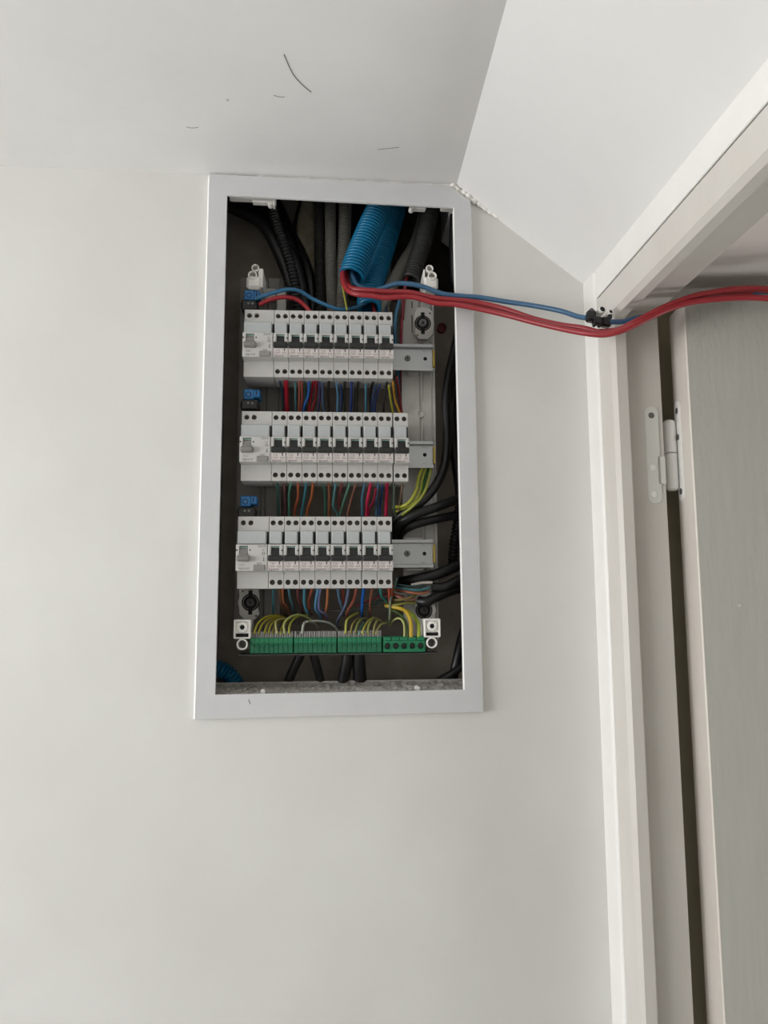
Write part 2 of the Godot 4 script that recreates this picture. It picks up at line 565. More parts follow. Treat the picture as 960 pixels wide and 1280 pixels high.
func hinge(f: Transform3D, dx: Transform3D):
	var h := thing("door_hinge", "white painted two-leaf hinge joining the open door to its frame", "hinge", Transform3D(Basis.IDENTITY, Vector3(0.4, 1.78, 0.06)))
	var inv := h.transform.affine_inverse()
	# leaf on the rebate of the jamb: faces along the door wall
	var jf := f * Transform3D(Basis(Vector3(1, 0, 0), Vector3(0, 1, 0), Vector3(0, 0, 1)), Vector3(0, 0, 0.0665))
	var jn: Vector3 = jf.basis.z.normalized()
	var lp := func(px, py): return jf.affine_inverse() * on_plane(px, py, jn, jf.origin)
	var a: Vector3 = lp.call(805.5, 512)
	var b: Vector3 = lp.call(821.5, 512)
	var top: float = lp.call(813, 508.5).y
	var bot: float = lp.call(818.5, 630).y
	var st := Shape.new(1.0, inv * jf)
	st.prism(stadium(a.x, b.x, bot, top), -0.0005, 0.0012)
	var y1: float = lp.call(826, 571).y
	var y0: float = lp.call(830, 605).y
	var tab: Vector3 = lp.call(831.5, 588)
	st.box(Vector3(b.x - 0.003, y0, -0.0005), Vector3(tab.x, y1, 0.0012))
	var leaf := part("jamb_leaf", st, M.leaf, h)
	for q in [[813.5, 519.5], [816, 585], [817.5, 618]]:
		var p: Vector3 = lp.call(q[0], q[1])
		screw_at(leaf, inv * jf * Transform3D(Basis.IDENTITY, Vector3(p.x, p.y, 0.0013)), 0.0036, M.trim if q[1] > 530 else M.screw)
	# knuckle: two barrels with rounded ends
	var c := Vector3(0.4066, 0, 0.0545)
	var mid := on_plane(839, 567, Vector3(0, 0, 1), c).y
	var kt := on_plane(836, 525, Vector3(0, 0, 1), c).y
	var kb := on_plane(840, 614, Vector3(0, 0, 1), c).y
	for e in [[mid + 0.0004, kt, "upper_barrel"], [kb, mid - 0.0004, "lower_barrel"]]:
		st = Shape.new()
		var r := 0.0072
		var pr := [Vector2(0, 0), Vector2(r * 0.9, 0), Vector2(r, 0.0008)]
		var hh: float = e[1] - e[0]
		if e[2] == "upper_barrel": pr.append_array([Vector2(r, hh - 0.005), Vector2(r * 0.9, hh - 0.0022), Vector2(r * 0.6, hh - 0.0006), Vector2(0, hh)])
		else: pr = [Vector2(0, 0), Vector2(r * 0.6, 0.0006), Vector2(r * 0.9, 0.0022), Vector2(r, 0.005), Vector2(r, hh - 0.0008), Vector2(r * 0.9, hh), Vector2(0, hh)]
		st.lathe(pr, Transform3D(Basis(Vector3(1, 0, 0), Vector3(0, 0, -1), Vector3(0, 1, 0)), Vector3.ZERO), 24)
		part(e[2], st, M.trim, h, inv * Transform3D(Basis.IDENTITY, Vector3(c.x, e[0], c.z)))
	# leaf on the door's edge
	var ex := dx * Transform3D(Basis(Vector3(0, 0, 1), Vector3(0, 1, 0), Vector3(-1, 0, 0)), Vector3.ZERO)
	var en: Vector3 = ex.basis.z.normalized()
	var dp := func(px, py): return ex.affine_inverse() * on_plane(px, py, en, ex.origin)
	top = dp.call(846, 502).y
	bot = dp.call(851, 627).y
	st = Shape.new(1.0, inv * ex)
	st.prism(stadium(0.004, 0.021, bot, top), -0.0005, 0.001)
	st.box(Vector3(-0.002, mid, -0.0005), Vector3(0.008, kt - 0.004, 0.001))
	leaf = part("door_leaf", st, M.trim, h)
	for q in [[846.5, 514], [847.8, 547], [852, 614.5]]:
		var p: Vector3 = dp.call(q[0], q[1])
		screw_at(leaf, inv * ex * Transform3D(Basis.IDENTITY, Vector3(0.0125, p.y, 0.0011)), 0.0038, M.screw)

# ---------------------------------------------------------------- the board: surround, cavity, chassis
func enclosure():
	# painted steel surround, screwed over the opening
	var z0 := -0.002
	var z1 := 0.008
	var o := []
	for q in [[258.2, 217], [564, 232.2], [591.5, 253], [607.4, 891], [239.6, 900.4]]: o.append(wz(q[0], q[1], z1))
	var i := []
	for q in [[283.6, 244], [567.5, 259.5], [580.8, 862.2], [268.8, 868.5]]: i.append(wz(q[0], q[1], z1))
	var g := thing("board_surround", "pale grey painted steel surround framing the open distribution board", "frame", Transform3D(Basis.IDENTITY, Vector3((o[3].x + o[4].x) / 2, o[4].y, z1)))
	var inv := g.transform.affine_inverse()
	var st := Shape.new(1.0, inv)
	var back := Vector3(0, 0, z1 - z0)
	# front face in strips between the outer and inner outlines, then the edges
	# the outer edge slopes back to the wall
	var lean := [0.0004, 0.0008, 0.0034, 0.0012, 0.0034]
	var fo := []
	for k in 5:
		var ea: Vector3 = (o[k] - o[(k + 4) % 5]).normalized()
		var eb: Vector3 = (o[(k + 1) % 5] - o[k]).normalized()
		var na := Vector3(-ea.y, ea.x, 0) * -1.0
		var nb := Vector3(-eb.y, eb.x, 0) * -1.0
		var pa: Vector3 = o[k] + na * lean[(k + 4) % 5]
		var pb: Vector3 = o[k] + nb * lean[k]
		var hit = Geometry2D.line_intersects_line(Vector2(pa.x, pa.y), Vector2(ea.x, ea.y), Vector2(pb.x, pb.y), Vector2(eb.x, eb.y))
		fo.append(Vector3(hit.x, hit.y, z1))
	var ring := [[fo[0], fo[1], i[1], i[0]], [fo[1], fo[2], i[1]], [fo[2], fo[3], i[2], i[1]], [fo[3], fo[4], i[3], i[2]], [fo[4], fo[0], i[0], i[3]]]
	var inside := Vector3(0.03, 1.8, -1)
	for r in ring: st.poly(r, inside)
	var cen := Vector3(0.03, 1.8, 0.003)
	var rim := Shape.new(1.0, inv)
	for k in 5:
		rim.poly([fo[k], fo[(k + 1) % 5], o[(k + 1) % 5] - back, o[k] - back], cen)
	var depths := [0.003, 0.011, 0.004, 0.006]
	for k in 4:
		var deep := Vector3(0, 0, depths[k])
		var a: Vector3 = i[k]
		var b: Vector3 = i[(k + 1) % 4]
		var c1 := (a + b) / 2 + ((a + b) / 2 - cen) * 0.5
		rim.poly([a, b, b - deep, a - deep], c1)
		# the return's outer face, so that it has thickness
		var ea := (a - cen).normalized() * 0.0018
		var eb := (b - cen).normalized() * 0.0018
		ea.z = 0; eb.z = 0
		st.poly([a + ea - back * 0.1, b + eb - back * 0.1, b + eb - deep, a + ea - deep], cen)
		st.poly([a - deep, b - deep, b + eb - deep, a + ea - deep], (a + b) / 2)
	part("frame_plate", st, M.frame, g)
	part("lit_edge_paint", rim, M.edge, g)  # rim and returns whiter than the plate: side light painted on
	# rounded arris on the inner right edge, its caught light painted near-white
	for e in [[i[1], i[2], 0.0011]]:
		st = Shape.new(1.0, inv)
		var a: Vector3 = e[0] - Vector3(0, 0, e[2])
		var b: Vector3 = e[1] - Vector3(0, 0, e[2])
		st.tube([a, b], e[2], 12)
		part("lit_rolled_edge", st, M.edge, g)
	# white plastic catches behind the top edge and the round stops on the lower edge
	for q in [[287, 248.0, 318, 251.0], [316, 248.5, 345, 255.5], [513, 258, 532, 263], [551, 259, 567, 263]]:
		st = Shape.new(1.0, inv)
		var a := wz(q[0], q[1] - 4, -0.008)
		var b := wz(q[2], q[3], -0.008)
		st.box(Vector3(a.x, b.y, -0.013), Vector3(b.x, a.y, -0.004), 0.0008)
		if q[0] == 316:
			var t := wz(341.5, 250, -0.006)
			st.box(Vector3(t.x, t.y - 0.008, -0.013), Vector3(t.x + 0.0022, t.y, -0.002), 0.0004)
		part("catch", st, M.white, g)
	for q in [[338, 254.5], [514.5, 260.5], [329, 864.5], [522, 860.5]]:
		st = Shape.new(1.0, inv)
		var p := wz(q[0], q[1], -0.006)
		st.tube([p + Vector3(0, 0, -0.006), p, p + Vector3(0, 0, 0.003)], [0.0032, 0.0032, 0.0024], 14)
		part("round_stop", st, M.white, g)
	for q in [[311, 874, 311.5, 877, 313, 880]]:
		st = Shape.new(1.0, inv)
		var p := wz(q[0], q[1], z1)
		var p1 := wz(q[2], q[3], z1)
		var p2 := wz(q[4], q[5], z1)
		st.tube([p, p1, p2], 0.0004, 6)
		part("paint_chip", st, M.scuff, g)
	# the recess in the masonry
	var bk := -0.125
	st = Shape.new()
	# the back of the recess, with a deep void added over its right half to keep it black
	var xc := bp(397, 300, -112).x
	var yc := bp(480, 374, -112).y
	st.box(Vector3(-0.145, 1.44, bk - 0.02), Vector3(0.28, yc, bk))
	st.box(Vector3(-0.145, yc, bk - 0.02), Vector3(xc, 2.52, bk))
	st.box(Vector3(xc - 0.02, yc, -0.44), Vector3(xc, 2.52, bk - 0.02))
	st.box(Vector3(0.259, yc, -0.44), Vector3(0.28, 2.52, bk))
	st.box(Vector3(xc - 0.02, yc - 0.02, -0.44), Vector3(0.28, yc, bk - 0.02))
	st.box(Vector3(xc - 0.02, yc - 0.02, -0.46), Vector3(0.28, 2.52, -0.44))
	st.box(Vector3(xc - 0.02, 2.5, -0.46), Vector3(0.28, 2.52, bk))
	st.box(Vector3(-0.135, 1.45, bk), Vector3(-0.121, 2.52, -0.011))
	st.box(Vector3(0.259, 1.45, bk), Vector3(0.273, 2.52, -0.011))
	st.box(Vector3(-0.135, 2.5, bk), Vector3(0.273, 2.52, -0.011))
	st.box(Vector3(-0.135, CEIL + 0.12, -0.02), Vector3(0.273, 2.52, -0.005))
	st.box(Vector3(-0.135, 1.45, bk), Vector3(0.273, 1.502, -0.055))
	var cav := lone("wall_recess", st, M.cavity, "rough brown recess in the wall behind the wiring", "recess")
	cav.set_meta("kind", "structure")
	# uneven plaster sill along the bottom of the opening
	st = Shape.new()
	var nx := 70
	var nz := 9
	var nf := FastNoiseLite.new()
	nf.seed = 4
	nf.frequency = 90.0
	var ids := []
	var pos := []
	for a in nx + 1:
		for b in nz + 1:
			var t := b / float(nz)
			var px := lerpf(-0.121, 0.185, a / float(nx))
			var pz := lerpf(-0.006, -0.058, t)
			var py := 1.5160 + 0.0065 * t + nf.get_noise_2d(px, pz) * 0.0030 * (1.0 if b < nz else 0.3)
			if b == nz: py += 0.001
			pos.append(Vector3(px, py, pz))
	for a in nx:
		for b in nz:
			var k := a * (nz + 1) + b
			st.poly([pos[k], pos[k + nz + 1], pos[k + nz + 2], pos[k + 1]], Vector3(0, 0, 0))
	st.poly([Vector3(-0.121, 1.49, -0.058), Vector3(0.185, 1.49, -0.058), Vector3(0.185, 1.521, -0.058), Vector3(-0.121, 1.521, -0.058)], Vector3(0, 1.5, 0))
	st.poly([Vector3(-0.121, 1.49, -0.006), Vector3(0.185, 1.49, -0.006), Vector3(0.185, 1.514, -0.006), Vector3(-0.121, 1.514, -0.006)], Vector3(0, 1.5, -1))
	part("plaster_sill", st, M.plaster, cav)
	st = Shape.new()
	st.box(Vector3(-0.121, 1.5215, -0.0605), Vector3(0.185, 1.5245, -0.057), 0.001)
	part("metal_lip", st, M.chassis, cav)
	# the pale strip of bare wall seen between the conduits
	st = Shape.new()
	var w0 := bl(372, 252, -98)
	var w1 := bl(395, 252, -98)
	var w2 := bl(392, 360, -98)
	var w3 := bl(380, 360, -98)
	st = Shape.new(0.001)
	st.prism(PackedVector2Array([Vector2(w0.x, w0.y), Vector2(w1.x, w1.y), Vector2(w2.x, w2.y), Vector2(w3.x, w3.y), Vector2(w3.x - 8, (w0.y + w3.y) / 2)]), -104, -98)
	part("mortar_patch", st, M.concrete, cav, board)

func rect(px0: float, py0: float, px1: float, py1: float, w: float) -> Rect2:
	var a := bl(px0, py1, w)
	var b := bl(px1, py0, w)
	return Rect2(a.x, a.y, b.x - a.x, b.y - a.y)

func slide_plate(called: String, label: String, cx: float, cy: float, w: float, flip: bool, dark: bool):
	# a fixing bracket with a keyhole and a cross-headed screw
	var c := bl(cx, cy, w)
	var t := thing(called, label, "bracket", bt(c.x, c.y, w), "")
	var st := Shape.new(0.001)
	var o := PackedVector2Array([Vector2(-6, 21), Vector2(7, 21), Vector2(14, 15), Vector2(13, 7), Vector2(15, 0), Vector2(13, -8), Vector2(13, -14), Vector2(6, -21), Vector2(-5, -21), Vector2(-11, -14), Vector2(-9, -6), Vector2(-11, 3), Vector2(-10, 14)])
	if flip:
		for k in o.size(): o[k].x = -o[k].x
	st.prism(o, -4, 0)
	part("plate", st, M.chassis, t)
	st = Shape.new(0.001)
	st.lathe([Vector2(10.5, 0), Vector2(10, 0.5), Vector2(9, 0.5), Vector2(8.5, -0.5), Vector2(8.4, 0.1), Vector2(0, 0.1)])
	for e in [1, -1]: st.box(Vector3(-2.4, 8 * e, 0.05), Vector3(2.4, 14.5 * e, 0.3), 0.1)
	var kh := part("keyhole", st, M.hole, t)
	st = Shape.new(0.001)
	st.lathe([Vector2(5.6, 0), Vector2(5.4, 1.6), Vector2(4.4, 2.6), Vector2(0, 2.9)], Transform3D.IDENTITY, 20)
	var sc := part("screw", st, M.darkscrew if dark else M.screw, t)
	st = Shape.new(0.001)
	for a in [0.5, 0.5 + PI / 2]:
		var q := Shape.new(0.001, Transform3D(Basis(Vector3(0, 0, 1), a), Vector3.ZERO))
		q.box(Vector3(-3.0, -0.6, 2.5), Vector3(3.0, 0.6, 3.05))
		st.v.append_array(q.v); st.n.append_array(q.n)
		var base := st.v.size() - q.v.size()
		for k in q.ix: st.ix.append(k + base)
	part("cross_slot", st, M.hole, sc)
	st = Shape.new(0.001)
	for e in [[9.5, 13.5], [-7, -16]]: st.lathe([Vector2(1.1, 0.0), Vector2(1.0, 0.2), Vector2(0, 0.2)], Transform3D(Basis.IDENTITY, Vector3(e[0] * (-1 if flip else 1), e[1], 0)), 10)
	part("rivet_hole", st, M.hole, t)

func chassis():
	# two moulded uprights that carry the rails
	for e in [[503, 545, "ribbed pale grey plastic upright carrying the bare ends of the metal rails", 366, 800, -56], [297, 352, "ribbed grey plastic upright with shade in its colour behind the wide grey-lever devices", 352, 800, -68]]:
		var r0 := rect(e[0], 560, e[1], 561, e[5])
		var yt := bl(520, e[3], e[5]).y
		var yb := bl(520, e[4], e[5]).y
		var u0 := r0.position.x
		var u1 := r0.end.x
		var t := thing("rail_upright", e[2], "bracket", bt(u0, yb, e[5]))
		var st := Shape.new(0.001)
		var wd := u1 - u0
		st.prism(PackedVector2Array([Vector2(0, -6), Vector2(0, 0), Vector2(wd * 0.52, 0), Vector2(wd * 0.56, -2.5), Vector2(wd * 0.62, -2.5), Vector2(wd * 0.66, 0), Vector2(wd - 5, 0), Vector2(wd - 4.4, -1.5), Vector2(wd - 3.2, -1.5), Vector2(wd - 2.6, 0), Vector2(wd, 0), Vector2(wd, -6)]), 0, yt - yb, Transform3D(Basis(Vector3(1, 0, 0), Vector3(0, 0, 1), Vector3(0, 1, 0)), Vector3.ZERO))
		part("channel", st, M.chassis if e[0] == 503 else M.shade, t)  # second upright takes the darker copy, shade in its colour
		if e[0] == 503:
			for q in [[526, 517], [526, 690]]:
				var c := bl(q[0], q[1], e[5])
				st = Shape.new(0.001)
				st.lathe([Vector2(5.2, 0), Vector2(5, 1), Vector2(3.8, 1), Vector2(3.4, -1), Vector2(0, -1)])
				part("moulded_boss", st, M.chassis, t, Transform3D(Basis.IDENTITY, Vector3(c.x - u0, c.y - yb, 0) * 0.001))
			for q in [[516, 469, 6], [517, 561, 6]]:
				var c := bl(q[0], q[1], e[5])
				st = Shape.new(0.001)
				st.box(Vector3(-7, -2, 0), Vector3(7, 3, 6), 0.5)
				part("snap_lug", st, M.chassis, t, Transform3D(Basis.IDENTITY, Vector3(c.x - u0, c.y - yb, 0) * 0.001))
			for q in [[515, 381, 9], [515, 405, 24]]:
				var c := bl(q[0], q[1], e[5])
				st = Shape.new(0.001)
				st.box(Vector3(-0.6, -q[2] / 2.0, -0.5), Vector3(0.6, q[2] / 2.0, 0.15))
				part("slot", st, M.hole, t, Transform3D(Basis.IDENTITY, Vector3(c.x - u0, c.y - yb, 0) * 0.001))
		else:
			for q in [[336, 362, 15, 14], [351, 372, 12, 30]]:
				var c := bl(q[0], q[1], -44)
				st = Shape.new(0.001)
				st.box(Vector3(-q[2] / 2.0, -q[3] / 2.0, -4), Vector3(q[2] / 2.0, q[3] / 2.0, 12), 0.8)
				part("moulded_step", st, M.chassis, t, Transform3D(Basis.IDENTITY, Vector3(c.x - u0, c.y - yb, 0) * 0.001))
	slide_plate("fixing_bracket", "grey keyhole bracket with bright cross-headed screw above the top rail", 528.5, 404, -46, false, false)
	slide_plate("fixing_bracket", "shadowed keyhole bracket with screw below the lowest wide grey-lever device", 313, 753, -46, true, true)
	slide_plate("fixing_bracket", "keyhole bracket with dark screw beside the thick yellow earth wires", 530, 763, -46, false, true)
	# metal rails
	var dims := [[430.5, 462.5, 541], [551.5, 584.5, 541.5], [674.5, 709.5, 541.5]]
	var rowname := ["top", "middle", "bottom"]
	for k in 3:
		var r := rect(480, dims[k][0], dims[k][2], dims[k][1], -34)
		var h := r.size.y
		var u1 := r.end.x
		var t := thing("mounting_rail", "bare end of the galvanised metal mounting rail of the %s row" % rowname[k], "rail", bt(0, r.position.y, -41))
		var st := Shape.new(0.001)
		var pr := PackedVector2Array([Vector2(7, 0), Vector2(7, 3.6), Vector2(1, 4.6), Vector2(1, h - 4.6), Vector2(7, h - 3.6), Vector2(7, h), Vector2(6, h), Vector2(6, h - 2.8), Vector2(0, h - 4.0), Vector2(0, 4.0), Vector2(6, 2.8), Vector2(6, 0)])
		st.prism(pr, -4, u1, Transform3D(Basis(Vector3(0, 0, 1), Vector3(0, 1, 0), Vector3(1, 0, 0)), Vector3.ZERO))
		part("rail_profile", st, M.rail, t)
		if k != 1:
			var c := bl(509.5 if k == 0 else 509, 448 if k == 0 else 692, -40)
			st = Shape.new(0.001)
			st.lathe([Vector2(4.0, 0), Vector2(3.8, 1.2), Vector2(2.8, 1.7), Vector2(0, 1.7)], Transform3D.IDENTITY, 18)
			var sc := part("screw", st, M.screw, t, Transform3D(Basis.IDENTITY, Vector3(c.x, c.y - r.position.y, 1) * 0.001))
			st = Shape.new(0.001)
			st.box(Vector3(-2.4, -0.5, 1.5), Vector3(2.4, 0.5, 1.85))
			st.box(Vector3(-0.5, -2.4, 1.5), Vector3(0.5, 2.4, 1.85))
			part("cross_slot", st, M.hole, sc)
		var hp: Array = [[531.5, 448.5], [531, 568.5], [530.5, 692]][k]
		var c2 := bl(hp[0], hp[1], -40)
		st = Shape.new(0.001)
		st.lathe([Vector2(2.4, 0), Vector2(2.3, 0.3), Vector2(0, 0.3)], Transform3D.IDENTITY, 14)
		part("fixing_hole", st, M.hole, t, Transform3D(Basis.IDENTITY, Vector3(c2.x, c2.y - r.position.y, 1) * 0.001))
		for e in [3.6, h - 3.6]:
			st = Shape.new(0.001)
			st.lathe([Vector2(2.6, 0), Vector2(2.4, 0.4), Vector2(1.9, 0.4), Vector2(1.7, 0.1), Vector2(0, 0.1)], Transform3D.IDENTITY, 12)
			part("rivet", st, M.rail, t, Transform3D(Basis.IDENTITY, Vector3(c2.x - 1, e + (1.5 if e < 10 else -1.5), 1.2) * 0.001))
		st = Shape.new(0.001)
		st.box(Vector3(u1 + 0.3, 6, -2), Vector3(u1 + 2.6, h - 6, 5), 0.4)
		part("end_tab", st, M.yellow, t)
		if k == 2:
			for e in [-3.0, h + 0.5]:
				st = Shape.new(0.001)
				st.box(Vector3(u1 - 34, e, -6), Vector3(u1 - 12, e + 2.5, -1), 0.5)
				part("snap_lug", st, M.chassis, t)
	# two-tube white cable supports at the top of the uprights
	for e in [[317, 345, "white twin-tube plastic cover post beside the blue and black clamp", 1.0], [539, 346, "white twin-tube plastic cover post above the keyhole bracket with bright screw", -1.0]]:
		var c := bl(e[0], e[1], -8)
		var t := thing("cover_post", e[2], "post", bt(c.x, c.y, -8))
		var sd: float = e[3]
		var st := Shape.new(0.001)
		st.box(Vector3(-9, -15, -44), Vector3(9, 2, -1.5), 3)
		st.box(Vector3(7 * sd - 2, -12, -44), Vector3(9 * sd + 2, 12, -4), 0.8)
		part("post_body", st, M.white, t)
		for q in [[1.5 * sd, 12.0, 4.8, -2.0], [-1.5 * sd, 1.5, 5.6, 0.0]]:
			st = Shape.new(0.001)
			var rr: float = q[2]
			st.lathe([Vector2(rr, -40), Vector2(rr, -0.6), Vector2(rr - 0.5, 0), Vector2(rr - 1.1, 0), Vector2(rr - 1.5, -0.5), Vector2(rr - 1.7, -9), Vector2(0, -9)], Transform3D(Basis.IDENTITY, Vector3(q[0], q[1], q[3])), 22)
			part("screw_tube", st, M.white, t)

# ---------------------------------------------------------------- breakers
var text_cache := {}
func lettering(txt: String, high: float) -> TextMesh:
	var key := txt + str(high)
	if not text_cache.has(key):
		var t := TextMesh.new()
		var fnt := SystemFont.new()
		fnt.font_names = PackedStringArray(["Droid Sans"])
		t.font = fnt
		t.text = txt
		t.font_size = 32
		t.pixel_size = high * 0.001 / 24.0
		t.depth = 0.00012
		t.curve_step = 4.0
		text_cache[key] = t
	return text_cache[key]

func add_body(st: Shape, wd: float, bottom_holes: Array, top_holes: Array):
	# one housing: stepped profile along its width, with real screw holes in the front faces
	var g := 0.2
	var a := g
	var b := wd - g
	var pr := [Vector2(-41, 0), Vector2(0, 0), Vector2(0, 19.2), Vector2(14.6, 19.5), Vector2(15, 20), Vector2(15, 37.5), Vector2(6, 37.5), Vector2(6, 50), Vector2(0, 50.2), Vector2(0, 83), Vector2(-41, 83), Vector2(-41, 62), Vector2(-33, 60), Vector2(-33, 24), Vector2(-41, 22)]
	var P := PackedVector2Array(pr)
	var t := Geometry2D.triangulate_polygon(P)
	for k in range(0, t.size(), 3):
		for e in [[a, -1.0], [b, 1.0]]:
			var q := []
			for j in 3: q.append(Vector3(e[0], P[t[k + j]].y, P[t[k + j]].x))
			st.poly(q, q[0] - Vector3(e[1], 0, 0))
	for k in pr.size():
		var p: Vector2 = pr[k]
		var q: Vector2 = pr[(k + 1) % pr.size()]
		if k == 1 and bottom_holes.size():
			split_face(st, a, b, 0, 19.2, bottom_holes, 7.0)
			continue
		if k == 8:
			if top_holes.size():
				split_face(st, a, b, 66, 83, top_holes, 75.7)
				st.poly([Vector3(a, 50.2, 0), Vector3(b, 50.2, 0), Vector3(b, 66, 0), Vector3(a, 66, 0)])
				continue
		st.poly([Vector3(a, p.y, p.x), Vector3(b, p.y, p.x), Vector3(b, q.y, q.x), Vector3(a, q.y, q.x)])

func split_face(st: Shape, a: float, b: float, v0: float, v1: float, hs: Array, cv: float):
	var edges := [a]
	for k in hs.size() - 1: edges.append((hs[k] + hs[k + 1]) / 2)
	edges.append(b)
	if hs.size() == 2 and b - a > 25:
		edges[2] = hs[1] + 5
		st.poly([Vector3(edges[2], v0, 0), Vector3(b, v0, 0), Vector3(b, v1, 0), Vector3(edges[2], v1, 0)])
	for k in hs.size(): st.holed(edges[k], edges[k + 1], v0, v1, hs[k], cv, 3.0, 0, 6.0)

func screw_shape() -> Shape:
	var st := Shape.new(0.001)
	st.lathe([Vector2(2.9, -4.6), Vector2(2.5, -4.2), Vector2(0, -4.2)], Transform3D.IDENTITY, 14)
	return st

func build_breaker() -> Node3D:
	var wd := 17.7
	var o := Node3D.new()
	var st := Shape.new(0.001)
	add_body(st, wd, [4.6, 13.1], [4.6, 13.1])
	# the ears beside the lever window and the bar over it
	st.box(Vector3(0.25, 36.6, 5), Vector3(4.1, 49.4, 15), 0.8)
	st.box(Vector3(13.4, 36.6, 5), Vector3(wd - 0.25, 49.4, 15), 0.8)
	st.box(Vector3(3.5, 47.2, 5), Vector3(14, 49.4, 15), 0.5)
	part("housing", st, M.body, o)
	st = Shape.new(0.001)
	st.box(Vector3(1.2, 50.6, 0), Vector3(15.4, 65.6, 6.6), 0.8)
	part("label_window", st, M.window, o)
	st = Shape.new(0.001)
	st.box(Vector3(15.7, 51, 0.0), Vector3(wd - 0.3, 65.4, 0.15))
	part("label_gap", st, M.hole, o)
	st = Shape.new(0.001)
	st.box(Vector3(0.7, 30.4, 13), Vector3(wd - 0.6, 36.9, 20), 1.0)
	st.prism(PackedVector2Array([Vector2(5.5, 36), Vector2(15.5, 36), Vector2(12.5, 45.6), Vector2(5.5, 46.4)]), 4.3, 13.2, Transform3D(Basis(Vector3(0, 0, 1), Vector3(0, 1, 0), Vector3(1, 0, 0)), Vector3.ZERO))
	part("lever", st, M.toggle, o)
	st = Shape.new(0.001)
	st.box(Vector3(4.3, 45.8, 8), Vector3(13.2, 46.7, 13.2), 0.2)
	part("lever_indicator", st, M.teal, o)
	st = Shape.new(0.001)
	st.lathe([Vector2(0.95, 15.0), Vector2(0.9, 15.12), Vector2(0, 15.12)], Transform3D(Basis.IDENTITY, Vector3(wd - 1.3, 42.6, 0)), 10)
	part("peg_hole", st, M.hole, o)
	st = Shape.new(0.001)
	st.box(Vector3(0.9, 22.0, 14.9), Vector3(wd - 0.9, 29.8, 15.06))
	var sk := part("rating_sticker", st, M.sticker, o)
	st = Shape.new(0.001)
	st.box(Vector3(0.9, 22.0, 15.05), Vector3(1.3, 29.8, 15.12))
	st.box(Vector3(0.9, 22.0, 15.05), Vector3(wd - 0.9, 22.4, 15.12))
	part("sticker_border", st, M.border, sk)
	part("rating_text", lettering("C16", 1.9), M.ink, sk, Transform3D(Basis.IDENTITY, Vector3(5.6, 27.4, 15.1) * 0.001))
	part("rating_text", lettering("230V~ 6kA", 1.7), M.ink, sk, Transform3D(Basis.IDENTITY, Vector3(8.6, 24.4, 15.1) * 0.001))
	part("maker_text", lettering("legrand", 1.8), M.ink, o, Transform3D(Basis.IDENTITY, Vector3(7.2, 21.0, 15.02) * 0.001))
	st = Shape.new(0.001)
	st.box(Vector3(12.9, 26.6, 15.05), Vector3(14.2, 30.2, 15.14))
	part("wiring_diagram", st, M.ink, sk)
	var sc := screw_shape().mesh(M.darkscrew)
	for u in [4.6, 13.1]:
		for v in [7.0, 75.7]:
			part("terminal_screw", sc, M.darkscrew, o, Transform3D(Basis.IDENTITY, Vector3(u, v, 0) * 0.001))
	return o

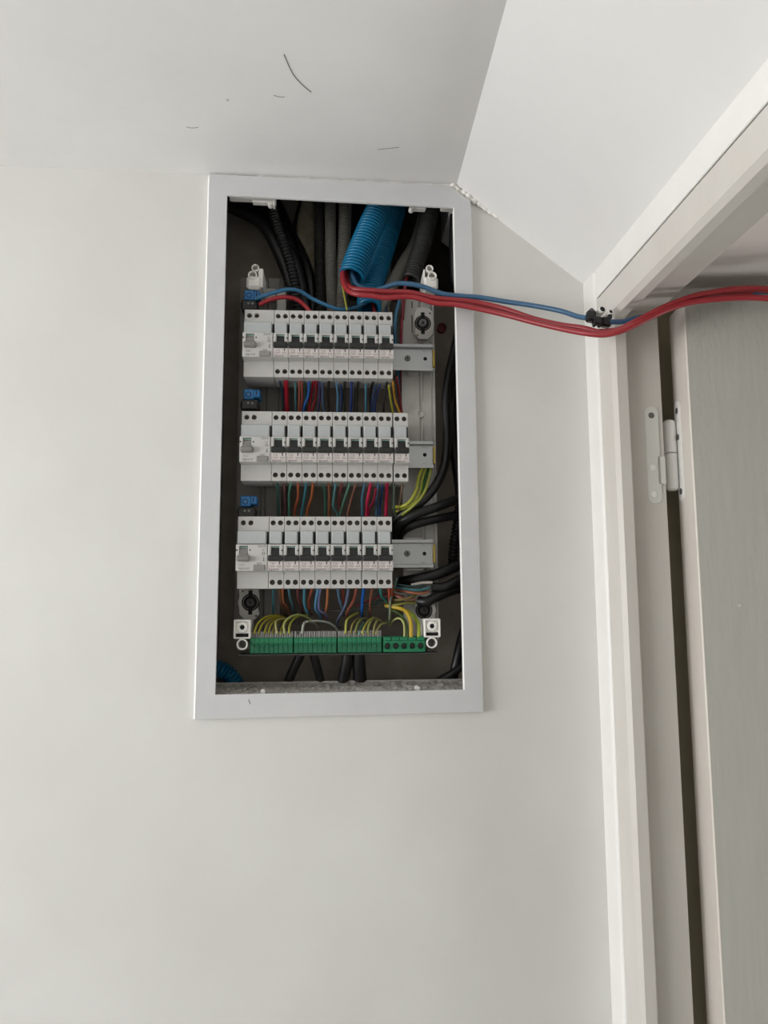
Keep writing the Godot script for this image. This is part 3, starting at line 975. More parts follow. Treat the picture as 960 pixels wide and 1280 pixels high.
func build_rcd() -> Node3D:
	var wd := 35.4
	var o := Node3D.new()
	var st := Shape.new(0.001)
	add_body(st, wd, [], [6.0, 14.6])
	st.box(Vector3(0.25, 37.0, 5), Vector3(4.0, 49.4, 15), 0.4)
	st.box(Vector3(13.6, 37.0, 5), Vector3(wd - 0.25, 49.4, 15), 0.4)
	st.box(Vector3(3.5, 47.6, 5), Vector3(14, 49.4, 15), 0.4)
	part("housing", st, M.body, o)
	st = Shape.new(0.001)
	st.box(Vector3(0.5, 50.6, 0), Vector3(33.2, 65.6, 6.6), 0.8)
	part("label_window", st, M.window, o)
	st = Shape.new(0.001)
	st.box(Vector3(33.6, 51, 0), Vector3(wd - 0.3, 65.4, 0.15))
	part("label_gap", st, M.hole, o)
	st = Shape.new(0.001)
	st.box(Vector3(1.2, 30.2, 13), Vector3(16.4, 36.8, 21), 1.6)
	st.prism(PackedVector2Array([Vector2(5.5, 36), Vector2(16.5, 36), Vector2(13, 45), Vector2(5.5, 47.4)]), 4.4, 13.2, Transform3D(Basis(Vector3(0, 0, 1), Vector3(0, 1, 0), Vector3(1, 0, 0)), Vector3.ZERO))
	part("lever", st, M.grey, o)
	st = Shape.new(0.001)
	st.box(Vector3(4.4, 45.6, 8), Vector3(13.2, 46.6, 13.4), 0.2)
	part("lever_indicator", st, M.teal, o)
	st = Shape.new(0.001)
	st.box(Vector3(19.6, 19.8, 14), Vector3(33, 26.4, 16.6), 0.8)
	part("test_button", st, M.button, o)
	st = Shape.new(0.001)
	for u in [1.1, 16.0]: st.lathe([Vector2(0.9, 15.0), Vector2(0.85, 15.12), Vector2(0, 15.12)], Transform3D(Basis.IDENTITY, Vector3(u, 43, 0)), 10)
	part("peg_hole", st, M.hole, o)
	part("maker_text", lettering("legrand", 2.6), M.ink, o, Transform3D(Basis.IDENTITY, Vector3(9.4, 22.4, 15.02) * 0.001))
	part("rating_text", lettering("63A", 2.2), M.grey, o, Transform3D(Basis.IDENTITY, Vector3(7, 26.2, 15.02) * 0.001))
	part("rating_text", lettering("30mA", 2.6), M.ink, o, Transform3D(Basis.IDENTITY, Vector3(28.6, 47.2, 15.02) * 0.001))
	part("rating_text", lettering("AC", 2.0), M.grey, o, Transform3D(Basis.IDENTITY, Vector3(31, 42.8, 15.02) * 0.001))
	part("rating_text", lettering("test", 2.0), M.ink, o, Transform3D(Basis.IDENTITY, Vector3(26.5, 28.0, 15.02) * 0.001))
	st = Shape.new(0.001)
	st.lathe([Vector2(1.7, 15), Vector2(1.6, 15.1), Vector2(1.2, 15.1), Vector2(1.1, 15)], Transform3D(Basis.IDENTITY, Vector3(31, 39.2, 0)), 16)
	st.box(Vector3(31.2, 30.4, 15), Vector3(32.0, 35.0, 15.1))
	st.box(Vector3(30.3, 31.2, 15), Vector3(32.6, 31.6, 15.1))
	part("wiring_diagram", st, M.ink, o)
	var sc := screw_shape().mesh(M.darkscrew)
	for u in [6.0, 14.6]: part("terminal_screw", sc, M.darkscrew, o, Transform3D(Basis.IDENTITY, Vector3(u, 75.7, 0) * 0.001))
	return o

const ORD := ["first", "second", "third", "fourth", "fifth", "sixth", "seventh", "eighth", "ninth", "tenth", "eleventh"]
const ROW_U := [0.0, -1.1, -2.9]
const ROW_N := [8, 9, 8]
const ROW_NAME := ["top", "middle", "bottom"]
func breakers():
	var br := build_breaker()
	var rc := build_rcd()
	for k in 3:
		var v := -125.0 * k
		var r := rc.duplicate()
		r.name = numbered("residual_current_breaker")
		add_child(r)
		r.transform = bt(ROW_U[k], v)
		tag(r, "wide two-module residual current breaker with grey lever starting the %s row" % ROW_NAME[k], "breaker", "wide grey-lever devices")
		for j in ROW_N[k]:
			var b := br.duplicate()
			b.name = numbered("circuit_breaker")
			add_child(b)
			var gap := 0.9 if (k == 1 and j == 8) else (0.5 if k == 2 and j > 5 else 0.0)
			b.transform = bt(ROW_U[k] + 35.6 + 17.78 * j + gap, v)
			tag(b, "white circuit breaker with black lever, %s after the wide grey-lever device in the %s row" % [ORD[j], ROW_NAME[k]], "breaker", "black-lever circuit breakers")
	br.free()
	rc.free()
	# blue and black comb clamps over the wide devices
	var spots := [[313.5, 369, "stripped of its cover above the top row, under the white post"], [313, 493, "between the top and middle rows"], [309, 627, "between the middle and bottom rows"]]
	for k in 3:
		var c := bl(spots[k][0], spots[k][1], -12)
		var lab: String = ["small blue and black cable clamp above the wide device of the top row", "small blue and black cable clamp above the wide device of the middle row", "small blue and black cable clamp above the wide device of the bottom row"][k]
		var t := thing("cable_clamp", lab, "clamp", bt(c.x, c.y, -12), "blue and black clamps")
		var st := Shape.new(0.001)
		st.box(Vector3(-8, -6, -26), Vector3(4, 7, 0), 1.6)
		st.box(Vector3(3, -3, -26), Vector3(11, 7, -2), 1.4)
		var bb := part("blue_block", st, M.bluebox, t)
		st = Shape.new(0.001)
		st.lathe([Vector2(3.6, -0.2), Vector2(3.3, 0.3), Vector2(2.6, 0.3), Vector2(2.4, -2), Vector2(0, -2)], Transform3D(Basis.IDENTITY, Vector3(-2.2, 0, 0.1)), 16)
		part("clamp_screw", st, M.hole, bb)
		st = Shape.new(0.001)
		st.box(Vector3(6.2, 0, -2.2), Vector3(7.4, 5, -1.8))
		part("slot", st, M.hole, bb)
		st = Shape.new(0.001)
		st.box(Vector3(-11, -19, -26), Vector3(9, -6, 1), 1.6)
		st.box(Vector3(-12.5, -14, -20), Vector3(-10.5, -9, -1), 0.6)
		var kb := part("black_block", st, M.blackbox, t)
		for u in [-2.5, 2.5]:
			st = Shape.new(0.001)
			st.lathe([Vector2(1.5, 0.9), Vector2(1.3, 1.6), Vector2(0, 1.8)], Transform3D(Basis.IDENTITY, Vector3(u, -11, 0)), 10)
			part("clamp_screw", st, M.screw, kb)

# ---------------------------------------------------------------- green earth terminals
func earth_bar():
	var w := -8.0
	var y0 := bl(420, 816, w).y
	var y1 := bl(420, 796.5, w).y
	var bar := thing("terminal_carrier", "shadowed plastic strip under the green earth terminals", "bar", bt(bl(300, 816, w).x, y0, w))
	var st := Shape.new(0.001)
	var l := bl(548, 816, w).x - bl(300, 816, w).x
	st.box(Vector3(-2, -3, -30), Vector3(l, -0.6, -3), 0.5)
	st.box(Vector3(8, -0.6, -32), Vector3(l - 10, 16, -24), 0.5)
	part("strip", st, M.conduit_dark, bar)  # dark grey dims the strip, its shade put into the colour
	var blocks := [[312.5, 366.3, 9, "first green earth terminal block, under the yellow wire arcs"], [367.5, 421, 9, "second green earth terminal block, mostly empty, under the pale grey arc"], [422.3, 477.3, 9, "third green earth terminal block, before the one with round screw openings"]]
	for b in blocks:
		var u0 := bl(b[0], 806, w).x
		var u1 := bl(b[1], 806, w).x
		var t := thing("earth_terminal_block", b[3], "terminal", bt(u0, y0, w), "green earth terminal blocks")
		var h := y1 - y0
		var wd := u1 - u0
		st = Shape.new(0.001)
		st.box(Vector3(0, 0, -22), Vector3(wd, h, -1.2), 0.5)
		part("block", st, M.green, t)
		var p: float = wd / b[2]
		var cell := Shape.new(0.001)
		cell.box(Vector3(0.35, 0.4, -2), Vector3(p - 0.35, h * 0.62, 0.2), 0.4)
		cell.lathe([Vector2(p * 0.36, 0.0), Vector2(p * 0.34, 0.7), Vector2(p * 0.2, 0.7), Vector2(p * 0.15, 0.3), Vector2(0, 0.3)], Transform3D(Basis.IDENTITY, Vector3(p / 2, h * 0.48, 0.2)), 10)
		var cm := cell.mesh(M.greendark)
		var lev := Shape.new(0.001)
		lev.box(Vector3(0.5, h * 0.68, -2), Vector3(p - 0.5, h - 0.6, -0.6), 0.4)
		var lm := lev.mesh(M.green)
		var stub := Shape.new(0.001)
		stub.box(Vector3(0.25, h - 0.5, -16), Vector3(p * 0.5 - 0.1, h + 7, -3), 0.3)
		stub.box(Vector3(p * 0.5 + 0.1, h - 0.5, -16), Vector3(p - 0.35, h + 7, -3.6), 0.3)
		var sm := stub.mesh(M.grey)
		for k in int(b[2]):
			var xf := Transform3D(Basis.IDENTITY, Vector3(p * k, 0, 0) * 0.001)
			part("terminal_cell", cm, M.greendark, t, xf)
			part("release_lever", lm, M.green, t, xf)
			part("wire_clip", sm, M.button, t, xf)
	# block of five round screw terminals
	var a := bl(478.5, 806, w).x
	var e := bl(533, 806, w).x
	var t2 := thing("earth_terminal_block", "green earth terminal block with five round screw openings", "terminal", bt(a, y0, w), "green earth terminal blocks")
	st = Shape.new(0.001)
	var hh := y1 - y0
	var wd2 := e - a
	var pp := wd2 / 5.25
	st.box(Vector3(0, 0, -22), Vector3(wd2, hh, -6), 0.5)
	for k in 5:
		var u0 := pp * k + 0.6
		st.holed(u0, u0 + pp, 0.3, hh * 0.74, u0 + pp / 2, hh * 0.4, pp * 0.36, 0, 6.0, 16)
		st.box(Vector3(u0 + 0.4, hh * 0.74, -6), Vector3(u0 + pp - 0.4, hh - 0.4, -0.4), 0.5)
	st.poly([Vector3(0.6, 0.3, -6), Vector3(0.6 + pp * 5, 0.3, -6), Vector3(0.6 + pp * 5, 0.3, 0), Vector3(0.6, 0.3, 0)], Vector3(5, 5, -3))
	st.poly([Vector3(0.6, 0.3, -6), Vector3(0.6, hh * 0.74, -6), Vector3(0.6, hh * 0.74, 0), Vector3(0.6, 0.3, 0)], Vector3(5, 5, -3))
	part("block", st, M.green, t2)
	for k in 5:
		var u0 := pp * k + 0.6
		st = Shape.new(0.001)
		st.lathe([Vector2(pp * 0.44, 0), Vector2(pp * 0.43, 0.6), Vector2(pp * 0.37, 0.6), Vector2(pp * 0.36, 0)], Transform3D(Basis.IDENTITY, Vector3(u0 + pp / 2, hh * 0.4, 0)), 18)
		part("screw_collar", st, M.green, t2)
		st = Shape.new(0.001)
		st.lathe([Vector2(pp * 0.33, -5), Vector2(pp * 0.3, -4.4), Vector2(0, -4.4)], Transform3D(Basis.IDENTITY, Vector3(u0 + pp / 2, hh * 0.4, 0)), 14)
		part("terminal_screw", st, M.darkscrew, t2)
	# white end supports: square bracket over a round tube
	for q in [[302.5, 787, "white square end bracket beside the first green earth terminal block"], [540.5, 785.5, "white square end bracket beside the green block with round openings"]]:
		var c := bl(q[0], q[1], -4)
		var t := thing("end_bracket", q[2], "bracket", bt(c.x, c.y, -4), "white end brackets")
		st = Shape.new(0.001)
		st.box(Vector3(-9, 9, -34), Vector3(9, 11.2, 0), 0.6)
		st.box(Vector3(-9.6, -10, -34), Vector3(-7.4, 11, 0), 0.6)
		st.box(Vector3(7.4, -10, -34), Vector3(9.6, 11, 0), 0.6)
		st.box(Vector3(-9, -10.4, -34), Vector3(9, -8.6, 0), 0.6)
		st.box(Vector3(-8, -4.5, -34), Vector3(8, 10, -2.5), 0.6)
		part("bracket_body", st, M.white, t)
		st = Shape.new(0.001)
		st.lathe([Vector2(6.4, -2.5), Vector2(6.0, -0.4), Vector2(3.4, 0.2), Vector2(2.8, -0.5), Vector2(2.6, -1.8), Vector2(0, -1.8)], Transform3D(Basis.IDENTITY, Vector3(0, 2.6, 0)), 22)
		part("boss", st, M.white, t)
		st = Shape.new(0.001)
		st.lathe([Vector2(2.6, -1.7), Vector2(2.4, -1.5), Vector2(0, -1.5)], Transform3D(Basis.IDENTITY, Vector3(0, 2.6, 0)), 14)
		part("screw_hole", st, M.hole, t)
		st = Shape.new(0.001)
		st.box(Vector3(-7, -8.4, -5), Vector3(7, -5, -4.6))
		part("slot", st, M.hole, t)
		var d := bl(302.5 if q[0] < 400 else 540, 805.5 if q[0] < 400 else 803.5, -4) - c
		st = Shape.new(0.001)
		st.box(Vector3(d.x - 8.5, d.y - 8, -30), Vector3(d.x + 8.5, d.y + 7.4, -17), 1.5)
		part("tube_base", st, M.grey, t)
		st = Shape.new(0.001)
		st.lathe([Vector2(6.4, -4), Vector2(6.4, -0.5), Vector2(6.0, 0), Vector2(5.0, 0), Vector2(4.7, -0.4), Vector2(4.5, -18)], Transform3D(Basis.IDENTITY, Vector3(d.x, d.y, 0)), 24)
		part("round_tube", st, M.white, t)

# ---------------------------------------------------------------- conduits and black cables
func conduit(called: String, label: String, pts: Array, r: float, pitch: float, amp: float, m: Material, open_end := true, group := ""):
	var raw := spline(from_px(pts), 24)
	var length := 0.0
	for k in raw.size() - 1: length += (raw[k + 1] - raw[k]).length()
	var step := pitch / 6.0
	var count := int(length / step)
	var ps := []
	var rad := []
	var k2 := 0
	var done := 0.0
	for k in count + 1:
		var sdist := k * step
		while k2 < raw.size() - 2 and done + (raw[k2 + 1] - raw[k2]).length() < sdist:
			done += (raw[k2 + 1] - raw[k2]).length()
			k2 += 1
		var seg: float = (raw[k2 + 1] - raw[k2]).length()
		ps.append(raw[k2].lerp(raw[k2 + 1], clampf((sdist - done) / max(seg, 1e-9), 0, 1)))
		rad.append(r + amp * [-1.6, 0.5, 1.0, 1.0, 0.5, -1.6][k % 6])
	var at_p: Vector3 = ps[-1]
	var t := thing(called, label, "conduit", Transform3D(Basis.IDENTITY, at_p), group)
	var loc := []
	for p in ps: loc.append(p - at_p)
	var st := Shape.new()
	st.tube(loc, rad, 24, not open_end)
	var sl := part("sleeve", st, m, t)
	if open_end:
		st = Shape.new()
		var tail := loc.slice(max(0, loc.size() - 60))
		st.tube(tail, r - amp - 0.0012, 20, false, true)
		var t_dir: Vector3 = (loc[-1] - loc[-2]).normalized()
		var q := Basis(Quaternion(Vector3(0, 0, 1), t_dir))
		st.lathe([Vector2(r + amp, 0), Vector2(r + amp * 0.5, 0.0008), Vector2(r - amp - 0.0012, 0.0004), Vector2(r - amp - 0.0012, 0)], Transform3D(q, loc[-1]), 24)
		part("cut_rim", st, m, sl)

func cable(called: String, label: String, category: String, pts: Array, r: float, m: Material, group := "", per := 6, sides := 10):
	var raw := spline(from_px(pts), per)
	var at_p: Vector3 = raw[0]
	var loc := []
	for p in raw: loc.append(p - at_p)
	var st := Shape.new()
	st.tube(loc, r, sides)
	return lone(called, st, m, label, category, group, at_p)

func conduits():
	conduit("corrugated_conduit", "thick bright blue corrugated conduit whose cut end spills the red cables", [[520, 120, -66], [505, 190, -58], [482, 245, -46], [463, 285, -34], [448, 322, -24], [440, 345, -18]], 0.0150, 0.0046, 0.0017, M.conduit_blue, true, "blue conduits")
	conduit("corrugated_conduit", "second blue corrugated conduit, half hidden behind the thick bright one", [[512, 130, -98], [500, 230, -94], [484, 295, -84], [470, 340, -66], [462, 368, -48], [462, 386, -36]], 0.0138, 0.0046, 0.0016, M.conduit_blue, true, "blue conduits")
	conduit("corrugated_conduit", "blue corrugated conduit emerging low in the recess beside the plaster sill", [[250, 832, -70], [275, 837, -72], [292, 851, -74], [304, 885, -76]], 0.0100, 0.0042, 0.0009, M.conduit_blue, false, "blue conduits")
	conduit("corrugated_conduit", "slim grey corrugated conduit dropping behind the fourth breaker of the top row", [[411, 140, -70], [413, 280, -70], [413.5, 330, -66], [416, 400, -62]], 0.0062, 0.0030, 0.0012, M.conduit_grey, false, "grey conduits")
	conduit("corrugated_conduit", "grey corrugated conduit partly hidden by the thick bright blue one", [[434, 140, -74], [431, 280, -74], [428, 340, -70], [427, 400, -62]], 0.0076, 0.0032, 0.0012, M.conduit_grey, false, "grey conduits")
	conduit("corrugated_conduit", "dark grey corrugated conduit standing beside the pale strip of bare wall", [[399, 140, -84], [400, 300, -84], [401, 400, -78]], 0.0074, 0.0028, 0.0006, M.conduit_dark, false, "grey conduits")
	conduit("corrugated_conduit", "dark corrugated conduit near the white twin-tube post, a red wire in its end", [[556, 140, -76], [548, 210, -70], [538, 262, -66], [528, 305, -56], [513, 350, -44]], 0.0105, 0.0040, 0.0013, M.conduit_dark, true, "grey conduits")
	conduit("smooth_conduit", "smooth dark grey conduit leaning behind the blue cable", [[548, 150, -88], [536, 245, -84], [522, 300, -80], [504, 332, -70], [485, 366, -62], [470, 395, -60]], 0.0092, 0.0040, 0.00008, M.conduit_grey, false, "grey conduits")
	conduit("smooth_conduit", "short smooth dark conduit with a thin wire hanging from its end", [[498, 150, -94], [492, 230, -92], [489, 270, -90], [486.5, 320, -86]], 0.0064, 0.0040, 0.00005, M.conduit_dark, true, "grey conduits")
	cable("cable", "thin grey wire hanging from the short smooth conduit", "cable", [[487, 312, -86], [487, 335, -80], [484, 360, -66], [486, 395, -60]], 0.0016, M.conduit_grey)
	# black cables, upper corner
	cable("cable", "black cable entering the upper corner beside the long catch, lowest of its bunch", "cable", [[236, 240, -80], [268, 252, -74], [300, 264, -62], [330, 282, -52], [350, 318, -50], [366, 360, -52], [378, 405, -56]], 0.0085, M.black, "", 8, 12)
	cable("cable", "thick black cable in the upper corner, uppermost of its bunch", "cable", [[240, 222, -90], [280, 242, -86], [320, 256, -80], [346, 278, -74], [362, 312, -72], [374, 350, -74], [384, 405, -78]], 0.0090, M.black, "", 8, 12)
	cable("cable", "black cable dropping from behind the long white catch", "cable", [[325, 150, -92], [338, 235, -90], [350, 262, -96], [362, 290, -94], [377, 318, -92], [387, 350, -90], [392, 405, -92]], 0.0072, M.black, "", 8, 12)
	conduit("corrugated_cable_sleeve", "shiny black corrugated sleeve among the upper corner cables", [[330, 190, -66], [343, 270, -46], [353, 300, -38], [363, 330, -39], [370, 362, -42], [374, 400, -46]], 0.0058, 0.0046, 0.0007, M.black, false, "")
	cable("cable", "slim black cable crossing the pale strip of bare wall", "cable", [[378, 245, -92], [371, 268, -92], [368, 290, -88], [374, 312, -82]], 0.0022, M.black)
	# black cables along the side near the door
	cable("cable", "thick black cable curving along the side of the recess past the middle rail", "cable", [[580, 380, -70], [570, 430, -60], [558, 490, -52], [559, 540, -48], [556, 580, -44], [545, 606, -38], [528, 626, -36], [503, 643, -44], [490, 655, -60]], 0.0058, M.black, "", 8, 12)
	cable("cable", "second black cable hugging the side of the recess beside the top rail", "cable", [[574, 150, -58], [569, 262, -60], [568, 340, -68], [577, 400, -78], [567, 460, -72], [566, 520, -68], [568, 560, -66], [575, 610, -64], [580, 680, -64]], 0.0068, M.black, "", 8, 12)
	cable("cable", "black cable sweeping from the side to the end of the bottom row, upper one", "cable", [[590, 618, -50], [572, 624, -44], [545, 634, -34], [515, 645, -30], [496, 660, -44], [490, 680, -60]], 0.0058, M.black, "", 8, 12)
	cable("cable", "black cable sweeping from the side to the end of the bottom row, lower one", "cable", [[590, 640, -56], [565, 645, -48], [540, 650, -40], [515, 657, -36], [500, 668, -58], [494, 690, -74]], 0.0055, M.black, "", 8, 12)
	conduit("corrugated_cable_sleeve", "shiny black corrugated sleeve running down beside the bottom rail end", [[577, 610, -72], [573, 650, -70], [568, 680, -70], [566, 712, -68]], 0.0062, 0.0048, 0.0007, M.black, false, "")
	cable("cable", "black cable crossing under the end of the bottom rail", "cable", [[590, 700, -50], [570, 708, -46], [545, 718, -42], [520, 724, -44], [498, 728, -60]], 0.0066, M.black, "", 8, 12)
	cable("cable", "black sheathed cable ending at the bare stub beside the keyhole bracket", "cable", [[592, 716, -46], [572, 726, -42], [555, 734, -40], [540, 734, -40]], 0.0060, M.black, "", 8, 12)
	cable("cable", "black sheathed cable bent over the keyhole bracket with dark screw", "cable", [[592, 732, -52], [566, 738, -46], [546, 746, -38], [533, 752, -34], [524, 751, -40]], 0.0060, M.black, "", 8, 12)
	cable("cable", "black cable in the lower corner near the door side", "cable", [[592, 760, -74], [580, 790, -72], [572, 822, -72], [562, 870, -74]], 0.0062, M.black, "", 8, 12)
	cable("cable", "black cable lying low along the lower corner near the door side", "cable", [[596, 812, -70], [578, 832, -66], [558, 846, -66], [530, 860, -70]], 0.0050, M.black, "", 8, 12)
	cable("cable", "black cable leaning out below the first green terminal block", "cable", [[384, 800, -46], [374, 822, -50], [362, 848, -58], [356, 870, -60]], 0.0056, M.black, "", 8, 12)
	cable("cable", "black cable leaning out below the second green terminal block", "cable", [[388, 800, -46], [393, 822, -50], [400, 848, -58], [406, 870, -60]], 0.0052, M.black, "", 8, 12)
	cable("cable", "thick black cable pair below the third green terminal block, first", "cable", [[436, 800, -46], [434, 825, -50], [429, 850, -58], [424, 875, -60]], 0.0072, M.black, "", 8, 12)
	cable("cable", "thick black cable pair below the third green terminal block, second", "cable", [[446, 800, -50], [448, 825, -54], [450, 850, -60], [452, 875, -62]], 0.0082, M.black, "", 8, 12)
	var st := Shape.new()
	var p := bp(516, 730.5, -38)
	var ps := spline(from_px([[514, 731.5, -38], [524, 729, -37], [534, 728, -37], [540, 728, -38]]), 5)
	for k in ps.size(): ps[k] -= p
	st.tube(ps, 0.0018, 8)
	lone("cable_stub", st, M.fleck, "pale bare cable stub poking from the black sheathed cable", "cable", "", p)
	# red cap in the side of the recess
	var c := bl(552.5, 409, -90)
	var t := thing("knockout_plug", "dark red round plug in the side of the recess by the top rail", "plug", bt(c.x, c.y, -90))
	st = Shape.new(0.001)
	st.lathe([Vector2(6.5, -8), Vector2(6.2, 0), Vector2(4.4, 0.6), Vector2(4.0, -2), Vector2(0, -2)], Transform3D.IDENTITY, 20)
	part("plug_body", st, mat(col(110, 40, 42), 0.5), t)

# ---------------------------------------------------------------- wires
var wire_mats := {}
func insulation(c: Array) -> StandardMaterial3D:
	var key := str(c)
	if not wire_mats.has(key): wire_mats[key] = mat(col(c[0], c[1], c[2]).darkened(0.1), 0.4)
	return wire_mats[key]

func wire(label: String, pts: Array, r: float, c: Array, group: String, called := "wire"):
	cable(called, label, "wire", pts, r, insulation(c), group, 6, 9)

func drop(row: int, list: Array):
	# wires that leave the foot of a row; each is [colour words, breaker, rgb, radius mm, [px, py] ...]; they sink back as they go down
	for e in list:
		var pts := []
		var m: int = e.size() - 4
		for k in m:
			var t: float = k / float(max(m - 1, 1))
			var w := lerpf(-13, -50 if row < 2 else -44, pow(t, 0.8))
			pts.append([e[4 + k][0], e[4 + k][1] - (3.0 if k == 0 else 0.0), w])
		var l: Array = pts[-1]
		pts.append([l[0] + (l[0] - pts[-2][0]) * 0.4, l[1] + (12 if row < 2 else 9), -58 if row < 2 else -72])
		if row == 2: pts.append([l[0] + (l[0] - pts[-3][0]) * 0.3 + 4, l[1] + 10, -94])
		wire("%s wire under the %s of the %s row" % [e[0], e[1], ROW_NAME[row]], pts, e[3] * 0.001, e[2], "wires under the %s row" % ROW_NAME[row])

func nth(k: int) -> String: return ORD[k - 1] + " breaker"

func wires():
	drop(0, [
		["dark petrol", nth(1), [44, 70, 92], 1.5, [349.8, 480], [353.5, 494], [356, 512]],
		["thick crimson", nth(1), [186, 34, 54], 2.8, [357.4, 477], [358, 494], [358.6, 515]],
		["thin sea-green", nth(2), [86, 134, 140], 1.3, [369.3, 480.6], [369.4, 498], [369.5, 515]],
		["salmon brown", nth(2), [176, 100, 80], 1.4, [374, 479.5], [374.2, 497], [373.5, 515]],
		["russet", nth(2), [160, 84, 70], 1.4, [377.5, 479.5], [377.9, 498], [375.8, 515]],
		["vivid blue", nth(3), [52, 110, 192], 1.5, [385.8, 480.6], [385.5, 493], [381, 506], [379.8, 515]],
		["red", nth(3), [176, 32, 50], 1.6, [393, 478], [389, 493], [386, 515]],
		["dark red", nth(3), [150, 36, 50], 1.5, [395.5, 479.5], [394.8, 494], [389.7, 515]],
		["slate blue", nth(4), [84, 104, 140], 1.4, [402.5, 480.6], [403.3, 498], [405, 515]],
		["black-brown", nth(4), [50, 46, 40], 1.6, [411.5, 478], [410, 494], [411, 515]],
		["light blue", nth(5), [96, 142, 176], 1.5, [421, 482], [422.3, 494], [421.8, 515]],
		["dark olive", nth(5), [58, 56, 46], 1.7, [431, 478], [430.6, 496], [430.4, 515]],
		["navy blue", nth(6), [48, 66, 132], 1.6, [439.5, 480.6], [439, 498], [438.4, 515]],
		["dark olive", nth(6), [58, 54, 46], 1.5, [447.5, 479], [446.6, 496], [445.8, 515]],
		["pale teal", nth(7), [84, 132, 156], 1.5, [457.3, 483], [457.3, 498], [457.3, 515]],
		["blackish", nth(7), [46, 44, 42], 1.5, [466.5, 479], [463, 492], [462.4, 515]],
		["deep blue", nth(8), [50, 68, 120], 1.4, [475, 484], [470, 497], [468, 515]],
		["blackish", nth(8), [44, 42, 40], 1.6, [484, 479], [480, 500], [479, 515]],
		["lime yellow", "gap after the eighth breaker", [176, 172, 60], 1.3, [486, 485], [488.5, 500], [491, 515]],
		["orange-yellow", "bare rail end beside the eighth breaker", [204, 150, 56], 1.4, [491, 479], [493.4, 498], [500, 516]],
		["dark crimson", "bare rail end beside the eighth breaker", [130, 34, 46], 1.5, [496, 474], [499, 492], [502, 515]],
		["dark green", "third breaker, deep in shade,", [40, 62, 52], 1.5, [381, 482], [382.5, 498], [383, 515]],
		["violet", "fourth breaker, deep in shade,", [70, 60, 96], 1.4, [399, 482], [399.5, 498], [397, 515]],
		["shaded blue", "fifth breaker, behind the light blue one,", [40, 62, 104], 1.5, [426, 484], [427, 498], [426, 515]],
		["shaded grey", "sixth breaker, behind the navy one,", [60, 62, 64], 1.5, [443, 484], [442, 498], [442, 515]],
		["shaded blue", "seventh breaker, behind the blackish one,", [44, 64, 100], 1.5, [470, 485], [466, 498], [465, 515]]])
	drop(1, [
		["bottle-green", nth(1), [64, 108, 100], 1.5, [346.7, 607], [347.6, 620], [347.9, 633]],
		["mauve brown", nth(1), [128, 88, 88], 1.4, [355.3, 607], [355.9, 620], [355.9, 632]],
		["mint green", nth(2), [98, 164, 142], 1.4, [363.3, 608], [361.3, 618.6], [361.3, 638]],
		["orange-brown", nth(2), [188, 102, 72], 1.6, [372.5, 607], [372.5, 622], [369, 634.7]],
		["teal", nth(3), [64, 130, 144], 1.5, [382.8, 607], [380.5, 622], [377.7, 638]],
		["copper orange", nth(3), [190, 108, 66], 1.6, [391.2, 607], [389.7, 620], [385, 634.7]],
		["deep teal", nth(4), [58, 108, 98], 1.4, [404.2, 609.5], [406.5, 618.6], [406.5, 639]],
		["rust brown", nth(4), [142, 88, 60], 1.7, [411, 607], [412, 624], [411.6, 641]],
		["blue-green", nth(5), [84, 136, 140], 1.4, [419.6, 607], [417.3, 622], [416.8, 633.5], [421.4, 642]],
		["maroon", nth(5), [128, 66, 62], 1.5, [427.7, 607], [423.6, 623], [425.4, 640]],
		["sage green", nth(6), [88, 138, 118], 1.4, [437.4, 607], [430.5, 624], [425.4, 641.6]],
		["brown", nth(6), [146, 98, 80], 1.4, [445.4, 607], [439.7, 621], [435, 641.6]],
		["grey-blue", nth(7), [82, 128, 152], 1.5, [456.3, 607], [452.9, 621], [452.9, 637]],
		["thick crimson", nth(7), [204, 46, 84], 2.0, [463.8, 606], [459.7, 624], [458.5, 636]],
		["sky blue", nth(8), [84, 130, 166], 1.5, [473.5, 607], [470.6, 620], [470.6, 632]],
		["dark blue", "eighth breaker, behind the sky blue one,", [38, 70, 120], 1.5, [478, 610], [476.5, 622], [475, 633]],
		["thick crimson", nth(8), [214, 46, 88], 2.2, [483.8, 605], [483.2, 618.6], [482.7, 635]],
		["dark red", "seventh breaker, crossing behind the crimson one,", [140, 34, 58], 1.7, [470, 614], [467, 626], [462, 636]],
		["dark green", nth(9), [72, 92, 80], 1.4, [493, 608], [492.6, 636], [497, 651]],
		["taupe", nth(9), [130, 106, 90], 1.4, [503.3, 608], [499.8, 628], [498, 645]]])
